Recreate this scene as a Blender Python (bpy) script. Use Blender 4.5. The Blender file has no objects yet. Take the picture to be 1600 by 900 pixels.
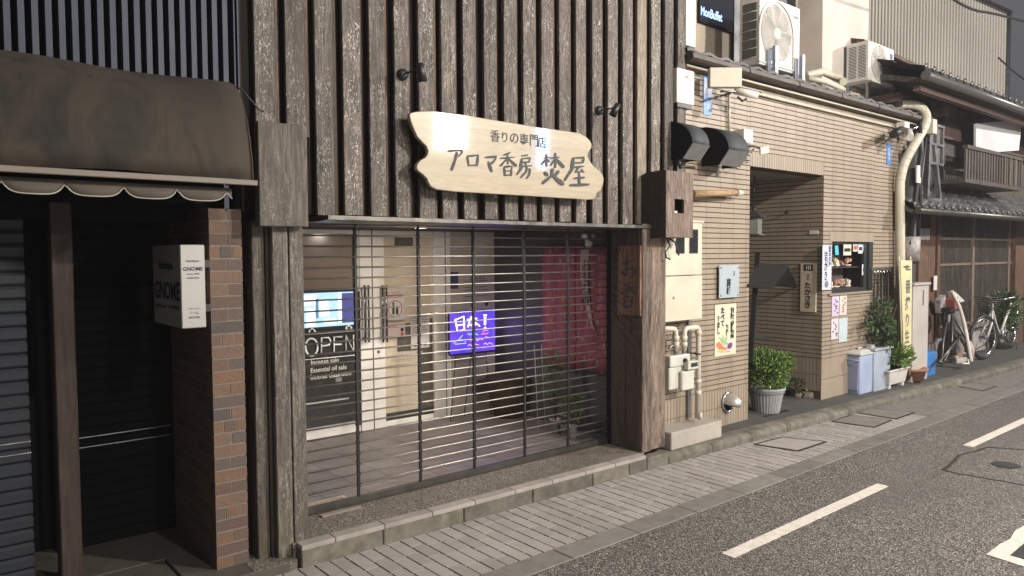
import bpy, math, random
from mathutils import Vector, Matrix
random.seed(7)
SC = bpy.context.scene
COL = SC.collection
# ---------------------------------------------------------------- camera
FPX, CAMH = 1150.0, 1.8
YAW, PITCH, ROLL = math.radians(39.7), math.radians(2.6), 0.006
FW = Vector((math.sin(YAW)*math.cos(PITCH), math.cos(YAW)*math.cos(PITCH), -math.sin(PITCH)))
_rt = Vector((math.cos(YAW), -math.sin(YAW), 0)); _up = _rt.cross(FW)
RT = (_rt*math.cos(ROLL) - _up*math.sin(ROLL)).normalized()
UP = (_up*math.cos(ROLL) + _rt*math.sin(ROLL)).normalized()
CP = Vector((0, 0, CAMH))
cam = bpy.data.objects.new('camera', bpy.data.cameras.new('camera')); COL.objects.link(cam)
m = Matrix((RT, UP, -FW)).transposed().to_4x4(); m.translation = CP
cam.matrix_world = m
cam.data.sensor_width = 36; cam.data.lens = FPX/1600*36
cam.data.clip_start = .05; cam.data.clip_end = 600
SC.camera = cam
# ---------------------------------------------------------------- night sky, street lamps
w = bpy.data.worlds.new('World'); SC.world = w; w.use_nodes = True
nt = w.node_tree; bg = nt.nodes['Background']
tc = nt.nodes.new('ShaderNodeTexCoord'); nz = nt.nodes.new('ShaderNodeTexNoise'); nz.inputs['Scale'].default_value = 2.2
cr = nt.nodes.new('ShaderNodeValToRGB')
cr.color_ramp.elements[0].color = (.068, .069, .077, 1); cr.color_ramp.elements[1].color = (.108, .108, .118, 1)
nt.links.new(tc.outputs['Generated'], nz.inputs['Vector']); nt.links.new(nz.outputs['Fac'], cr.inputs['Fac'])
nt.links.new(cr.outputs['Color'], bg.inputs['Color']); bg.inputs['Strength'].default_value = 1.0

def area(name, loc, target, sx, sy, power, col, spread=180):
    l = bpy.data.lights.new(name, 'AREA'); l.shape = 'RECTANGLE'; l.size = sx; l.size_y = sy
    l.energy = power; l.color = col; l.spread = math.radians(spread)
    o = bpy.data.objects.new(name, l); COL.objects.link(o); o.location = loc
    o.rotation_euler = (Vector(target)-Vector(loc)).to_track_quat('-Z', 'Y').to_euler()
    return o
def point(name, loc, power, col, r=.15):
    l = bpy.data.lights.new(name, 'POINT'); l.energy = power; l.color = col; l.shadow_soft_size = r
    o = bpy.data.objects.new(name, l); COL.objects.link(o); o.location = loc; return o
WARM = (1, .92, .83)
point('street_lamp_light', (6.7, -3.4, 5.35), 2750, WARM, .14)
point('street_lamp_light', (2.6, -6.0, 6.0), 1250, WARM, .2)
point('street_lamp_light', (-3.0, -1.5, 6.2), 40, (1, .88, .74), .2)
point('street_lamp_light', (17.0, -4.0, 7.5), 5600, (1, .95, .9), .2)
area('window_and_fill_light', (7.72, -3.0, 4.05), (2.7, 4, 2.5), .50, .66, 110, (1, .93, .82))
area('window_and_fill_light', (3.0, -4.2, 1.7), (3.6, 4, 1.4), 3.2, 1.3, 40, (1, .93, .85), 95)  # added low fill for the entrance recess, no window behind it
area('vending_machine_light', (9.95, -3.0, 3.95), (3.9, 4, 2.5), .2, .85, 30, (.22, .48, 1))
SC.view_settings.view_transform = 'Standard'; SC.view_settings.look = 'None'
SC.view_settings.exposure = .18; SC.view_settings.gamma = 1
SC.cycles.use_denoising = True
SC.cycles.max_bounces = 6; SC.cycles.diffuse_bounces = 3; SC.cycles.glossy_bounces = 3
SC.cycles.sample_clamp_indirect = 4
# ---------------------------------------------------------------- a pixel of the 1600 px photo -> a point on a real plane
def ray(u, v): return FW + RT*((u-800)/FPX) - UP*((v-450)/FPX)
def G(u, v, z=0.0):
    r = ray(u, v); return CP + r*((z-CAMH)/r.z)
def F(u, v, y):
    r = ray(u, v); return CP + r*(y/r.y)
def S(u, v, x):
    r = ray(u, v); return CP + r*(x/r.x)
# ---------------------------------------------------------------- mesh builder
class MB:
    def __init__(s): s.v = []; s.f = []; s.r = []; s.sm = []
    def add(s, vs, fs, rnd=None, smooth=False):
        b = len(s.v); s.v += [Vector(p) for p in vs]; q = random.random() if rnd is None else rnd
        for f in fs: s.f.append([b+i for i in f]); s.r.append(q); s.sm.append(smooth)
        return s
    def bx(s, x0, x1, y0, y1, z0, z1, rnd=None):
        return s.add([(x, y, z) for x in (x0, x1) for y in (y0, y1) for z in (z0, z1)],
                     [(0,1,3,2),(4,6,7,5),(0,4,5,1),(2,3,7,6),(0,2,6,4),(1,5,7,3)], rnd)
    def obx(s, c, ax, ay, az, rnd=None):      # centre and three half-axes
        c, ax, ay, az = map(Vector, (c, ax, ay, az))
        return s.add([c+ax*i+ay*j+az*k for i in (-1,1) for j in (-1,1) for k in (-1,1)],
                     [(0,1,3,2),(4,6,7,5),(0,4,5,1),(2,3,7,6),(0,2,6,4),(1,5,7,3)], rnd)
    def bar(s, p, q, w, h, up=(0,0,1), rnd=None):
        p, q = Vector(p), Vector(q); d = (q-p); a = d.cross(Vector(up))
        if a.length < 1e-6: a = d.cross(Vector((0, 1, 0)))
        a.normalize(); b = a.cross(d).normalized()
        return s.obx((p+q)/2, d/2, a*w/2, b*h/2, rnd)
    def tube(s, pts, r, n=8, cap=True, rnd=None):
        pts = [Vector(p) for p in pts]; N = len(pts); rs = r if isinstance(r, (list, tuple)) else [r]*N
        vs = []; prev = None
        for i, p in enumerate(pts):
            d = (pts[min(i+1, N-1)]-pts[max(i-1, 0)]).normalized()
            if prev is None:
                a = d.cross(Vector((0, 0, 1)))
                if a.length < .05: a = d.cross(Vector((1, 0, 0)))
            else: a = prev - d*prev.dot(d)
            a.normalize(); prev = a; b = d.cross(a)
            vs += [p+(a*math.cos(t)+b*math.sin(t))*rs[i] for t in [2*math.pi*k/n for k in range(n)]]
        fs = [(i*n+k, i*n+(k+1) % n, (i+1)*n+(k+1) % n, (i+1)*n+k) for i in range(N-1) for k in range(n)]
        q = random.random() if rnd is None else rnd
        b0 = len(s.v); s.add(vs, fs, q, True)
        if cap:
            s.f.append([b0+k for k in range(n)][::-1]); s.r.append(q); s.sm.append(False)
            s.f.append([b0+(N-1)*n+k for k in range(n)]); s.r.append(q); s.sm.append(False)
        return s
    def lathe(s, c, prof, n=24, axis=(0,0,1), rnd=None, smooth=True, rib=0):
        c = Vector(c); ax = Vector(axis).normalized()
        a = ax.cross(Vector((0, 1, 0))) if abs(ax.y) < .9 else ax.cross(Vector((1, 0, 0)))
        a.normalize(); b = ax.cross(a); vs = []
        for (r, h) in prof:
            for k in range(n):
                t = 2*math.pi*k/n; rr = r*(1-rib*(k % 2))
                vs.append(c+ax*h+(a*math.cos(t)+b*math.sin(t))*rr)
        fs = [(i*n+k, i*n+(k+1) % n, (i+1)*n+(k+1) % n, (i+1)*n+k) for i in range(len(prof)-1) for k in range(n)]
        return s.add(vs, fs, rnd, smooth)
    def disc(s, c, r, n=24, axis=(0,0,1), th=.004, rnd=None):
        return s.lathe(c, [(0.0001, th), (r, th), (r, 0), (0.0001, 0)], n, axis, rnd, False)
    def prism(s, pts, off, rnd=None):           # closed outline of 3-D points pushed by the vector off
        pts = [Vector(p) for p in pts]; off = Vector(off); n = len(pts)
        return s.add(pts+[p+off for p in pts], [tuple(range(n))[::-1], tuple(range(n, 2*n))] +
                     [(i, (i+1) % n, n+(i+1) % n, n+i) for i in range(n)], rnd)
    def strip(s, rows, rnd=None, smooth=True):  # grid of points
        n = len(rows[0]); vs = [p for r in rows for p in r]
        return s.add(vs, [(i*n+k, i*n+k+1, (i+1)*n+k+1, (i+1)*n+k) for i in range(len(rows)-1) for k in range(n-1)], rnd, smooth)
    def leaves(s, c, rad, n, size, low=-1, hollow=.35, up=.3, narrow=.42, rs=None):
        R = random.Random(rs if rs is not None else n)
        lobes = [(Vector((R.uniform(-1,1), R.uniform(-1,1), R.uniform(-1,1))).normalized(), R.uniform(.12,.3)) for _ in range(9)]
        for _ in range(n):
            d = Vector((R.gauss(0,1), R.gauss(0,1), R.gauss(0,1))).normalized()
            if d.z < low: d.z = -d.z*.4
            k = R.uniform(hollow, 1)**.5 * (.8 + sum(a*max(0, d.dot(l))**6 for l, a in lobes)) 
            p = Vector(c)+Vector((d.x*rad[0], d.y*rad[1], d.z*rad[2]))*k
            ax = (d+Vector((R.gauss(0,.5), R.gauss(0,.5), R.gauss(0,.5)+up))).normalized()
            sd = ax.cross(Vector((R.gauss(0,1), R.gauss(0,1), R.gauss(0,1)))).normalized()
            L = size*R.uniform(.6,1.3); W = L*narrow; nn = ax.cross(sd)*L*.12
            s.add([p, p+ax*L*.4+sd*W*.5+nn, p+ax*L, p+ax*L*.4-sd*W*.5+nn, p+ax*L*.45-nn*.4], [(0,1,4),(1,2,4),(2,3,4),(3,0,4)], R.random())
        return s
    def build(s, name, mat, parent=None, bevel=0, seg=1):
        me = bpy.data.meshes.new(name)
        if parent is not None:
            org = Vector(parent['_o']) if '_o' in parent.keys() else Vector((0,0,0))
        else:
            xs = [p.x for p in s.v]; ys = [p.y for p in s.v]; zs = [p.z for p in s.v]
            org = Vector(((min(xs)+max(xs))/2, (min(ys)+max(ys))/2, min(zs)))
        me.from_pydata([p-org for p in s.v], [], s.f)
        a = me.attributes.new('rnd', 'FLOAT', 'FACE'); a.data.foreach_set('value', s.r)
        me.polygons.foreach_set('use_smooth', s.sm)
        me.materials.append(mat); me.validate(); me.update()
        o = bpy.data.objects.new(name, me); COL.objects.link(o); o['_o'] = list(org)
        if parent is not None:
            o.parent = parent
            o.location = (0, 0, 0)
        else: o.location = org
        if bevel:
            b = o.modifiers.new('bevel', 'BEVEL'); b.width = bevel; b.segments = seg; b.limit_method = 'ANGLE'
        return o
def thing(name, label, cat, loc, group=None):
    o = bpy.data.objects.new(name, None); COL.objects.link(o); o.location = loc; o['_o'] = list(loc)
    o.empty_display_size = .1
    o['label'] = label; o['category'] = cat
    if group: o['group'] = group
    return o
def tag(o, label, cat, group=None):
    o['label'] = label; o['category'] = cat
    if group: o['group'] = group
    return o
def struct(o): o['kind'] = 'structure'; return o
_bf = None
def text(parent, s, org, h, mat, r=(1,0,0), u=(0,0,1), vertical=False, bold=0, w=None, shear=0, name='lettering', ext=.0006, spacing=.92):
    c = bpy.data.curves.new('t', 'FONT'); c.body = '\n'.join(s) if vertical else s
    c.align_x = 'CENTER'; c.space_line = spacing; c.resolution_u = 3; c.offset = bold; c.shear = shear
    o = bpy.data.objects.new('t', c); COL.objects.link(o)
    me = bpy.data.meshes.new_from_object(o.evaluated_get(bpy.context.evaluated_depsgraph_get()))
    bpy.data.objects.remove(o); bpy.data.curves.remove(c)
    xs = [p.co.x for p in me.vertices]; ys = [p.co.y for p in me.vertices]
    if not xs: return None
    cx, cy = (min(xs)+max(xs))/2, (min(ys)+max(ys))/2
    ky = h/(max(ys)-min(ys)); kx = ky if w is None else w/(max(xs)-min(xs))
    r, u = Vector(r), Vector(u); n = r.cross(u).normalized(); b = MB()
    vs = [Vector(org)+r*(p.co.x-cx)*kx+u*(p.co.y-cy)*ky+n*.0015 for p in me.vertices]
    b.add(vs, [tuple(f.vertices) for f in me.polygons], .5)
    bpy.data.meshes.remove(me)
    return b.build(name, mat, parent)
def strokes(mb, lst, fn, n, dep=.002):   # brush strokes: list of (points, width); fn maps 2-D to 3-D; n = outward normal
    n = Vector(n)
    for i, (pts, wd) in enumerate(lst):
        P = [Vector(p) for p in pts]; 
        Q = []                                    # smooth a little
        for k in range(len(P)-1):
            for t in (0, .5): Q.append(P[k].lerp(P[k+1], t))
        Q.append(P[-1]); L = []; Rr = []; m_ = len(Q)
        for k, p in enumerate(Q):
            d = (Q[min(k+1, m_-1)]-Q[max(k-1, 0)]).normalized(); s_ = Vector((-d.y, d.x))
            ww = wd*.62*(.9+.2*math.sin(k*1.7+i)) * (1 if 0 < k < m_-1 else .8)
            L.append(p+s_*ww); Rr.append(p-s_*ww)
        d0 = (Q[0]-Q[1]).normalized(); d1 = (Q[-1]-Q[-2]).normalized()
        out = [Q[0]+d0*wd*.3] + L + [Q[-1]+d1*wd*.35] + Rr[::-1]
        o3 = [fn(p.x, p.y)+n*(dep+i*.00012) for p in out]
        c3 = fn((Q[0]).x, Q[0].y)
        # build as quads so concave strokes fill cleanly
        a = [fn(p.x, p.y)+n*(dep+i*.00012) for p in L]; b = [fn(p.x, p.y)+n*(dep+i*.00012) for p in Rr]
        mb.strip([a, b], .5, False)
        mb.add([o3[0], a[0], b[0]], [(0,1,2)], .5); mb.add([o3[m_+1], a[-1], b[-1]], [(0,1,2)], .5)
    return mb
# ---------------------------------------------------------------- materials
def nodes(name):
    m = bpy.data.materials.new(name); m.use_nodes = True; t = m.node_tree
    return m, t, t.nodes['Principled BSDF']
def N(t, kind, **kw):
    n = t.nodes.new('ShaderNode'+kind)
    for k, v in kw.items():
        if k in n.inputs.keys() if isinstance(k, str) else False: n.inputs[k].default_value = v
        else: setattr(n, k, v)
    return n
def mixc(t, fac, a, b, mode='MIX'):
    n = t.nodes.new('ShaderNodeMix'); n.data_type = 'RGBA'; n.blend_type = mode
    for i, x in ((0, fac), (6, a), (7, b)):
        if hasattr(x, 'links') or hasattr(x, 'is_linked'): t.links.new(x, n.inputs[i])
        elif isinstance(x, (int, float)): n.inputs[i].default_value = x if i == 0 else (x, x, x, 1)
        else: n.inputs[i].default_value = (*x, 1)
    return n.outputs[2]
def ramp(t, x, lo, hi, a=0.0, b=1.0):
    n = t.nodes.new('ShaderNodeMapRange'); t.links.new(x, n.inputs[0])
    for i, q in zip((1,2,3,4), (lo, hi, a, b)): n.inputs[i].default_value = q
    return n.outputs[0]
def coords(t, st, rnd_shift=0):
    tc = t.nodes.new('ShaderNodeTexCoord'); mp = t.nodes.new('ShaderNodeMapping'); mp.inputs['Scale'].default_value = st
    t.links.new(tc.outputs['Object'], mp.inputs['Vector'])
    at = t.nodes.new('ShaderNodeAttribute'); at.attribute_name = 'rnd'
    if not rnd_shift: return mp.outputs[0], at.outputs['Fac']
    k = t.nodes.new('ShaderNodeVectorMath'); k.operation = 'SCALE'; k.inputs[0].default_value = (13, 7, 29); t.links.new(at.outputs['Fac'], k.inputs['Scale'])
    ad = t.nodes.new('ShaderNodeVectorMath'); ad.operation = 'ADD'; t.links.new(mp.outputs[0], ad.inputs[0]); t.links.new(k.outputs[0], ad.inputs[1])
    return ad.outputs[0], at.outputs['Fac']
def noise(t, vec, scale, detail=4, rough=.55, dist=0):
    n = t.nodes.new('ShaderNodeTexNoise'); t.links.new(vec, n.inputs['Vector'])
    n.inputs['Scale'].default_value = scale; n.inputs['Detail'].default_value = detail
    n.inputs['Roughness'].default_value = rough; n.inputs['Distortion'].default_value = dist
    return n.outputs['Fac']
def bumpn(t, bs, h, strength, dist=.01):
    b = t.nodes.new('ShaderNodeBump'); b.inputs['Strength'].default_value = strength; b.inputs['Distance'].default_value = dist
    t.links.new(h, b.inputs['Height']); t.links.new(b.outputs[0], bs.inputs['Normal'])
def pbr(name, col, rough=.6, metal=0, var=.12, nz=6, grime=.25, gcol=(.05,.045,.035), rv=0, bump=.15, bs_=60, st=(1,1,1), spec=.5, coat=0):
    m, t, bs = nodes(name); vec, rnd = coords(t, st)
    n1 = noise(t, vec, nz, 5); f = ramp(t, n1, .3, .7)
    c = mixc(t, f, tuple(x*(1-var) for x in col), tuple(min(1, x*(1+var)) for x in col))
    if grime:
        g = noise(t, vec, nz*.45, 6, .65, .4); c = mixc(t, ramp(t, g, .48, .8, 0, grime), c, gcol)
    if rv:
        c = mixc(t, 1.0, c, ramp(t, rnd, 0, 1, 1-rv, 1+rv), 'MULTIPLY')
    t.links.new(c, bs.inputs['Base Color'])
    t.links.new(ramp(t, n1, .2, .8, max(.03, rough-.1), min(1, rough+.1)), bs.inputs['Roughness'])
    bs.inputs['Metallic'].default_value = metal; bs.inputs['Specular IOR Level'].default_value = spec
    bs.inputs['Coat Weight'].default_value = coat
    if bump: bumpn(t, bs, noise(t, vec, bs_, 4), bump, .004)
    return m
def wood(name, dark, light, fleck=.0, rough=.75, ax=2, rv=.15, flcol=(.62,.58,.52), gs=1.0, bump=.5, moss=False):
    m, t, bs = nodes(name)
    st = [1.0]*3; st[ax] = .09
    vec, rnd = coords(t, st, 1)
    g1 = noise(t, vec, 26*gs, 6, .62, .8); g2 = noise(t, vec, 105*gs, 5, .65, .5)
    c = mixc(t, ramp(t, g1, .32, .68), dark, light)
    c = mixc(t, ramp(t, g2, .40, .58, 0, .85), c, tuple(x*.45 for x in dark))
    st2 = [1.0]*3; st2[ax] = .33
    v2, _ = coords(t, st2, 1)
    big = noise(t, v2, 5, 4, .6, .5)
    c = mixc(t, ramp(t, big, .35, .7, 0, .6), c, tuple(x*.5 for x in light))
    vk = t.nodes.new('ShaderNodeTexVoronoi'); t.links.new(v2, vk.inputs['Vector']); vk.inputs['Scale'].default_value = 6.5
    kn = ramp(t, vk.outputs['Distance'], .05, .15, .95, 0); c = mixc(t, kn, c, tuple(x*.25 for x in dark))
    if fleck:
        fl = noise(t, v2, 105*gs, 3, .7, 1.6); fl2 = noise(t, v2, 11*gs, 3, .5)
        mu = t.nodes.new('ShaderNodeMath'); mu.operation = 'MULTIPLY'
        t.links.new(ramp(t, fl, .56, .64), mu.inputs[0]); t.links.new(ramp(t, fl2, .40, .62, .1, 1), mu.inputs[1])
        m2 = t.nodes.new('ShaderNodeMath'); m2.operation = 'MULTIPLY'; t.links.new(mu.outputs[0], m2.inputs[0]); m2.inputs[1].default_value = fleck
        c = mixc(t, m2.outputs[0], c, flcol)
    if moss:
        tc = t.nodes.new('ShaderNodeTexCoord'); sp = t.nodes.new('ShaderNodeSeparateXYZ'); t.links.new(tc.outputs['Object'], sp.inputs[0])
        mu = t.nodes.new('ShaderNodeMath'); mu.operation = 'MULTIPLY'
        t.links.new(ramp(t, sp.outputs['Z'], .05, .42, 1, 0), mu.inputs[0]); t.links.new(ramp(t, noise(t, v2, 14, 4), .45, .65), mu.inputs[1])
        c = mixc(t, mu.outputs[0], c, (.085, .085, .03))
    c = mixc(t, 1.0, c, ramp(t, rnd, 0, 1, 1-rv, 1+rv), 'MULTIPLY')
    t.links.new(c, bs.inputs['Base Color']); bs.inputs['Roughness'].default_value = rough
    bumpn(t, bs, g1, bump, .006)
    return m
def glow(name, col, s):
    m, t, bs = nodes(name); bs.inputs['Base Color'].default_value = (*[x*.2 for x in col], 1)
    bs.inputs['Emission Color'].default_value = (*col, 1); bs.inputs['Emission Strength'].default_value = s
    bs.inputs['Roughness'].default_value = .3
    return m
def glassm(name, col=(.6,.62,.6), a=.3, rough=.05):
    m, t, bs = nodes(name); bs.inputs['Base Color'].default_value = (*col, 1); bs.inputs['Roughness'].default_value = rough
    bs.inputs['Alpha'].default_value = a
    return m
# ================================================================ materials used widely
m_asph, t, bs = nodes('asphalt')
vec, _ = coords(t, (1,1,1))
v1 = t.nodes.new('ShaderNodeTexVoronoi'); v1.inputs['Scale'].default_value = 120; v1.feature = 'F1'; t.links.new(vec, v1.inputs['Vector'])
sepc = t.nodes.new('ShaderNodeSeparateColor'); t.links.new(v1.outputs['Color'], sepc.inputs[0])
cr = t.nodes.new('ShaderNodeValToRGB'); e = cr.color_ramp.elements
e[0].color = (.045,.04,.036,1); e[1].color = (.52,.48,.43,1); e[1].position = 1
for p_, c_ in ((.3,(.10,.092,.085,1)), (.55,(.19,.175,.162,1)), (.8,(.31,.285,.255,1))):
    k = e.new(p_); k.color = c_
t.links.new(sepc.outputs[0], cr.inputs['Fac'])
gap = ramp(t, v1.outputs['Distance'], .35, .75, 0, .85)
c = mixc(t, gap, cr.outputs['Color'], (.03,.027,.024))
big = noise(t, vec, .9, 5, .6); c = mixc(t, ramp(t, big, .4, .75, 0, .3), c, (.07,.063,.058))
sx = t.nodes.new('ShaderNodeSeparateXYZ'); tcx = t.nodes.new('ShaderNodeTexCoord'); t.links.new(tcx.outputs['Object'], sx.inputs[0])
vtk, _ = coords(t, (.25,1,1)); trk = t.nodes.new('ShaderNodeMath'); trk.operation = 'MULTIPLY'
t.links.new(ramp(t, noise(t, vtk, 1.7, 3, .5), .48, .62, 0, .45), trk.inputs[0]); t.links.new(ramp(t, noise(t, vec, 22, 4), .3, .7, .4, 1), trk.inputs[1])
c = mixc(t, trk.outputs[0], c, (.09,.083,.077))
t.links.new(c, bs.inputs['Base Color']); bs.inputs['Roughness'].default_value = .55
bumpn(t, bs, v1.outputs['Distance'], .7, .006)

def aggregate(name, cols, scale, rough=.7):
    m, t, bs = nodes(name); vec, _ = coords(t, (1,1,1))
    v1 = t.nodes.new('ShaderNodeTexVoronoi'); v1.inputs['Scale'].default_value = scale; t.links.new(vec, v1.inputs['Vector'])
    sc = t.nodes.new('ShaderNodeSeparateColor'); t.links.new(v1.outputs['Color'], sc.inputs[0])
    cr = t.nodes.new('ShaderNodeValToRGB'); e = cr.color_ramp.elements
    e[0].color = (*cols[0],1); e[1].color = (*cols[-1],1)
    for i, q in enumerate(cols[1:-1]): e.new((i+1)/(len(cols)-1)).color = (*q,1)
    t.links.new(sc.outputs[0], cr.inputs['Fac'])
    c = mixc(t, ramp(t, v1.outputs['Distance'], .3, .8, 0, .8), cr.outputs['Color'], cols[0])
    c = mixc(t, ramp(t, noise(t, vec, 1.6, 5), .4, .7, 0, .5), c, tuple(x*.5 for x in cols[1]))
    t.links.new(c, bs.inputs['Base Color']); bs.inputs['Roughness'].default_value = rough
    bumpn(t, bs, v1.outputs['Distance'], .6, .005); return m
m_aggr = aggregate('washed_aggregate', [(.06,.052,.04),(.16,.14,.11),(.26,.23,.19),(.4,.36,.3)], 110)
m_paver = pbr('paving_brick', (.30,.275,.258), .8, nz=3, var=.06, grime=.4, gcol=(.13,.12,.08), rv=.1, bump=.35, bs_=160)
m_joint = pbr('paving_joint', (.02,.017,.014), .95, grime=0)
m_conc = pbr('kerb_concrete', (.125,.115,.092), .85, nz=11, var=.35, grime=.95, gcol=(.035,.038,.02), rv=.16, bump=.5, bs_=70)
m_cap = pbr('kerb_cap_stone', (.30,.27,.245), .8, nz=9, grime=.35, gcol=(.12,.11,.08), rv=.08, bump=.35, bs_=120)
m_gut = pbr('gutter_concrete', (.165,.155,.14), .8, nz=12, grime=.6, rv=.13, bump=.3, bs_=110)
m_paint = pbr('road_paint', (.60,.55,.49), .7, nz=20, grime=.25, gcol=(.25,.22,.2), bump=0)
t = m_paint.node_tree; bs = t.nodes['Principled BSDF']; lk = bs.inputs['Base Color'].links[0].from_socket; vec, _ = coords(t, (1,1,1))
c = mixc(t, ramp(t, noise(t, vec, 75, 5, .75), .60, .68, 0, .85), lk, (.10,.09,.08)); t.links.new(c, bs.inputs['Base Color'])
bumpn(t, bs, noise(t, vec, 130, 4), .6, .004)
m_floor = pbr('entrance_floor_tile', (.20,.178,.175), .45, nz=11, grime=.3, rv=.1, bump=.3, bs_=130)
m_black = pbr('black_metal', (.012,.012,.013), .45, grime=0, bump=.1)
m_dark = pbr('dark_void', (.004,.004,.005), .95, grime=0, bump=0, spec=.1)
m_white = pbr('white_painted_panel', (.66,.62,.56), .5, nz=3, grime=.15, gcol=(.3,.26,.2), bump=.05)
m_cream = pbr('cream_enamel', (.52,.485,.38), .4, nz=4, grime=.22, gcol=(.28,.22,.14), bump=.05)
m_offw = pbr('offwhite_plastic', (.52,.505,.465), .4, nz=5, grime=.2, gcol=(.3,.27,.2), bump=.05)
m_steel = pbr('galvanised_steel', (.32,.33,.34), .4, 1, nz=9, grime=.2, bump=.1)
m_chrome = pbr('bright_metal', (.6,.6,.58), .22, 1, nz=9, grime=.1, bump=.05)
m_board = wood('weathered_board', (.030,.023,.018), (.215,.178,.146), .95, rv=.3, flcol=(.56,.53,.49), bump=.8)
m_boardp = wood('pale_new_board', (.2,.155,.105), (.40,.33,.25), .15, rv=.1)
m_batten = wood('brown_backing_board', (.010,.007,.005), (.055,.033,.02), .0, rv=.5)
m_post = wood('grey_post_timber', (.05,.042,.034), (.235,.2,.165), .35, rv=.2, moss=True, gs=.8)
m_plinth = wood('column_board', (.06,.05,.04), (.2,.172,.14), .22, rv=.15, gs=.6)
m_brown = wood('stained_brown_post', (.025,.014,.009), (.06,.035,.022), 0, rv=.1, gs=.6, bump=.2)
m_rpost = wood('red_brown_post', (.028,.017,.011), (.31,.225,.165), .4, rv=.25, gs=.55, flcol=(.4,.34,.3))
m_dkpost = wood('dark_side_plank', (.022,.014,.011), (.085,.052,.037), .06, rv=.25, gs=.8)
m_ink = pbr('black_ink', (.012,.012,.014), .5, grime=0, bump=0)
m_inkb = pbr('blue_ink', (.03,.05,.2), .5, grime=0, bump=0)
m_red = pbr('red_ink', (.45,.05,.05), .5, grime=0, bump=0)

# ================================================================ ground
struct(MB().bx(-120, 160, -120, 3.07, -.3, 0).build('road', m_asph))
struct(MB().bx(-120, 160, 3.072, 90, -.3, -.012).build('ground', m_joint))
mb = MB(); x = -6.0
while x < 24:                                    # concrete gutter blocks
    L = .6; mb.bx(x+.003, x+L-.003, 3.06, 3.245, -.1, .004); x += L
struct(mb.build('gutter', m_gut, bevel=.004))
def kerb_y(x):                                   # the kerb bends slightly towards the road on the right
    pts = [(-8,3.99),(1.7,3.985),(2.7,3.965),(4.95,3.935),(7.9,3.83),(11.8,3.69),(24,3.4)]
    for (a, b), (c_, d) in zip(pts, pts[1:]):
        if x <= c_: return b+(d-b)*(x-a)/(c_-a)
    return pts[-1][1]
mb = MB(); R = random.Random(3); i = 0; x = -4.0
while x < 8.6:                                   # paving bricks, running across the walk
    y1 = kerb_y(x)+.02; y = 3.25; first = True; n = 0
    y += 0
    while y < y1-.01:
        L = .197 if not first else R.choice((.075, .115, .155, .197)); first = False
        ye = min(y+L, y1); mb.bx(x+.005, x+.090, y+.006, ye-.006, -.06, R.uniform(-.0015, .001), R.random()); y += L
    x += .095; i += 1
struct(mb.build('pavement', m_paver))
# plain concrete walk farther on
mb = MB(); 
struct(MB().add([(8.6,3.25,.001),(24,3.25,.001),(24,3.42,.001),(11.8,3.71,.001),(8.6,3.81,.001)], [(0,1,2,3,4)]).build('path', m_gut))

def manhole(u0v0, name='manhole_frame', label='', w_=.028, pts=None, fillm=None):
    P = [G(*p, .0) for p in pts]; c = sum(P, Vector())/4
    o = thing(name, label, 'manhole', (c.x, c.y, 0))
    mb = MB()
    for a, b in zip(P, P[1:]+P[:1]):
        mb.bar(a+Vector((0,0,.003)), b+Vector((0,0,.003)), w_, .006)
    mb.build('frame', m_joint, o)
    Q = [c+(p-c)*.94 for p in P]
    MB().prism([q+Vector((0,0,.0035)) for q in Q], (0,0,.003)).build('lid', fillm or m_paver, o)
    return o
manhole(0, pts=[(1222,684),(1290,691),(1247,705),(1180,695)], label='dark-edged cover set in the brick paving nearest the timber shop')
manhole(0, pts=[(1341,637),(1429,645),(1400,655),(1325,643)], label='cover with dark frame in the pavement in front of the two rubbish bins', fillm=m_gut, w_=.02)
manhole(0, pts=[(1330,649),(1393,657),(1366,668),(1300,659)], label='cover with thin frame in the pavement, roadward neighbour of the one by the bins', fillm=m_gut, w_=.02)
manhole(0, pts=[(1520,598),(1557,604),(1535,611),(1484,602)], label='far cover outlined in the pavement below the leaning frames', fillm=m_gut, w_=.02)

# ---- kerb
mb = MB(); x = -.2; xs = [1.72, 2.34, 2.72+.0, 3.32, 3.92, 4.3, 4.52, 4.98]
xs = [1.72, 2.25, 2.86, 3.47, 4.08, 4.50, 4.72, 5.0]
for a, b in zip(xs, xs[1:]):
    ya, yb = kerb_y(a), kerb_y(b)
    mb.prism([(a+.003, ya, -.05), (b-.003, yb, -.05), (b-.003, yb+.1, -.05), (a+.003, ya+.1, -.05)], (0,0,.152))
struct(mb.build('kerb', m_conc, bevel=.006))
mb = MB(); xs = [1.72, 1.93, 2.26, 2.61, 2.95, 3.30, 3.66, 4.0, 4.33, 4.70]
for a, b in zip(xs, xs[1:]):
    ya, yb = kerb_y(a), kerb_y(b)
    mb.prism([(a+.002, ya-.004, .10), (b-.002, yb-.004, .10), (b-.002, yb+.085, .10), (a+.002, ya+.085, .10)], (0,0,.03))
struct(mb.build('kerb_cap', m_cap, bevel=.004, seg=2))
mb = MB(); x = 5.0; k = 0                        # the lower rounded kerb in front of the tiled house
while x < 20:
    L = .6; b = x+L; rows = []
    for xx in (x+.004, b-.004):
        y = kerb_y(xx); 
        rows.append([Vector((xx, y+dy, z)) for dy, z in ((0,-.05),(0,.045),(.012,.072),(.035,.085),(.07,.09),(.16,.09),(.16,-.05))])
    r_ = random.random(); mb.strip([rows[0], rows[1]], r_, False)
    for rr in rows: mb.add(rr, [tuple(range(7))], r_)
    x = b
struct(mb.build('kerb', m_conc))
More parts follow.
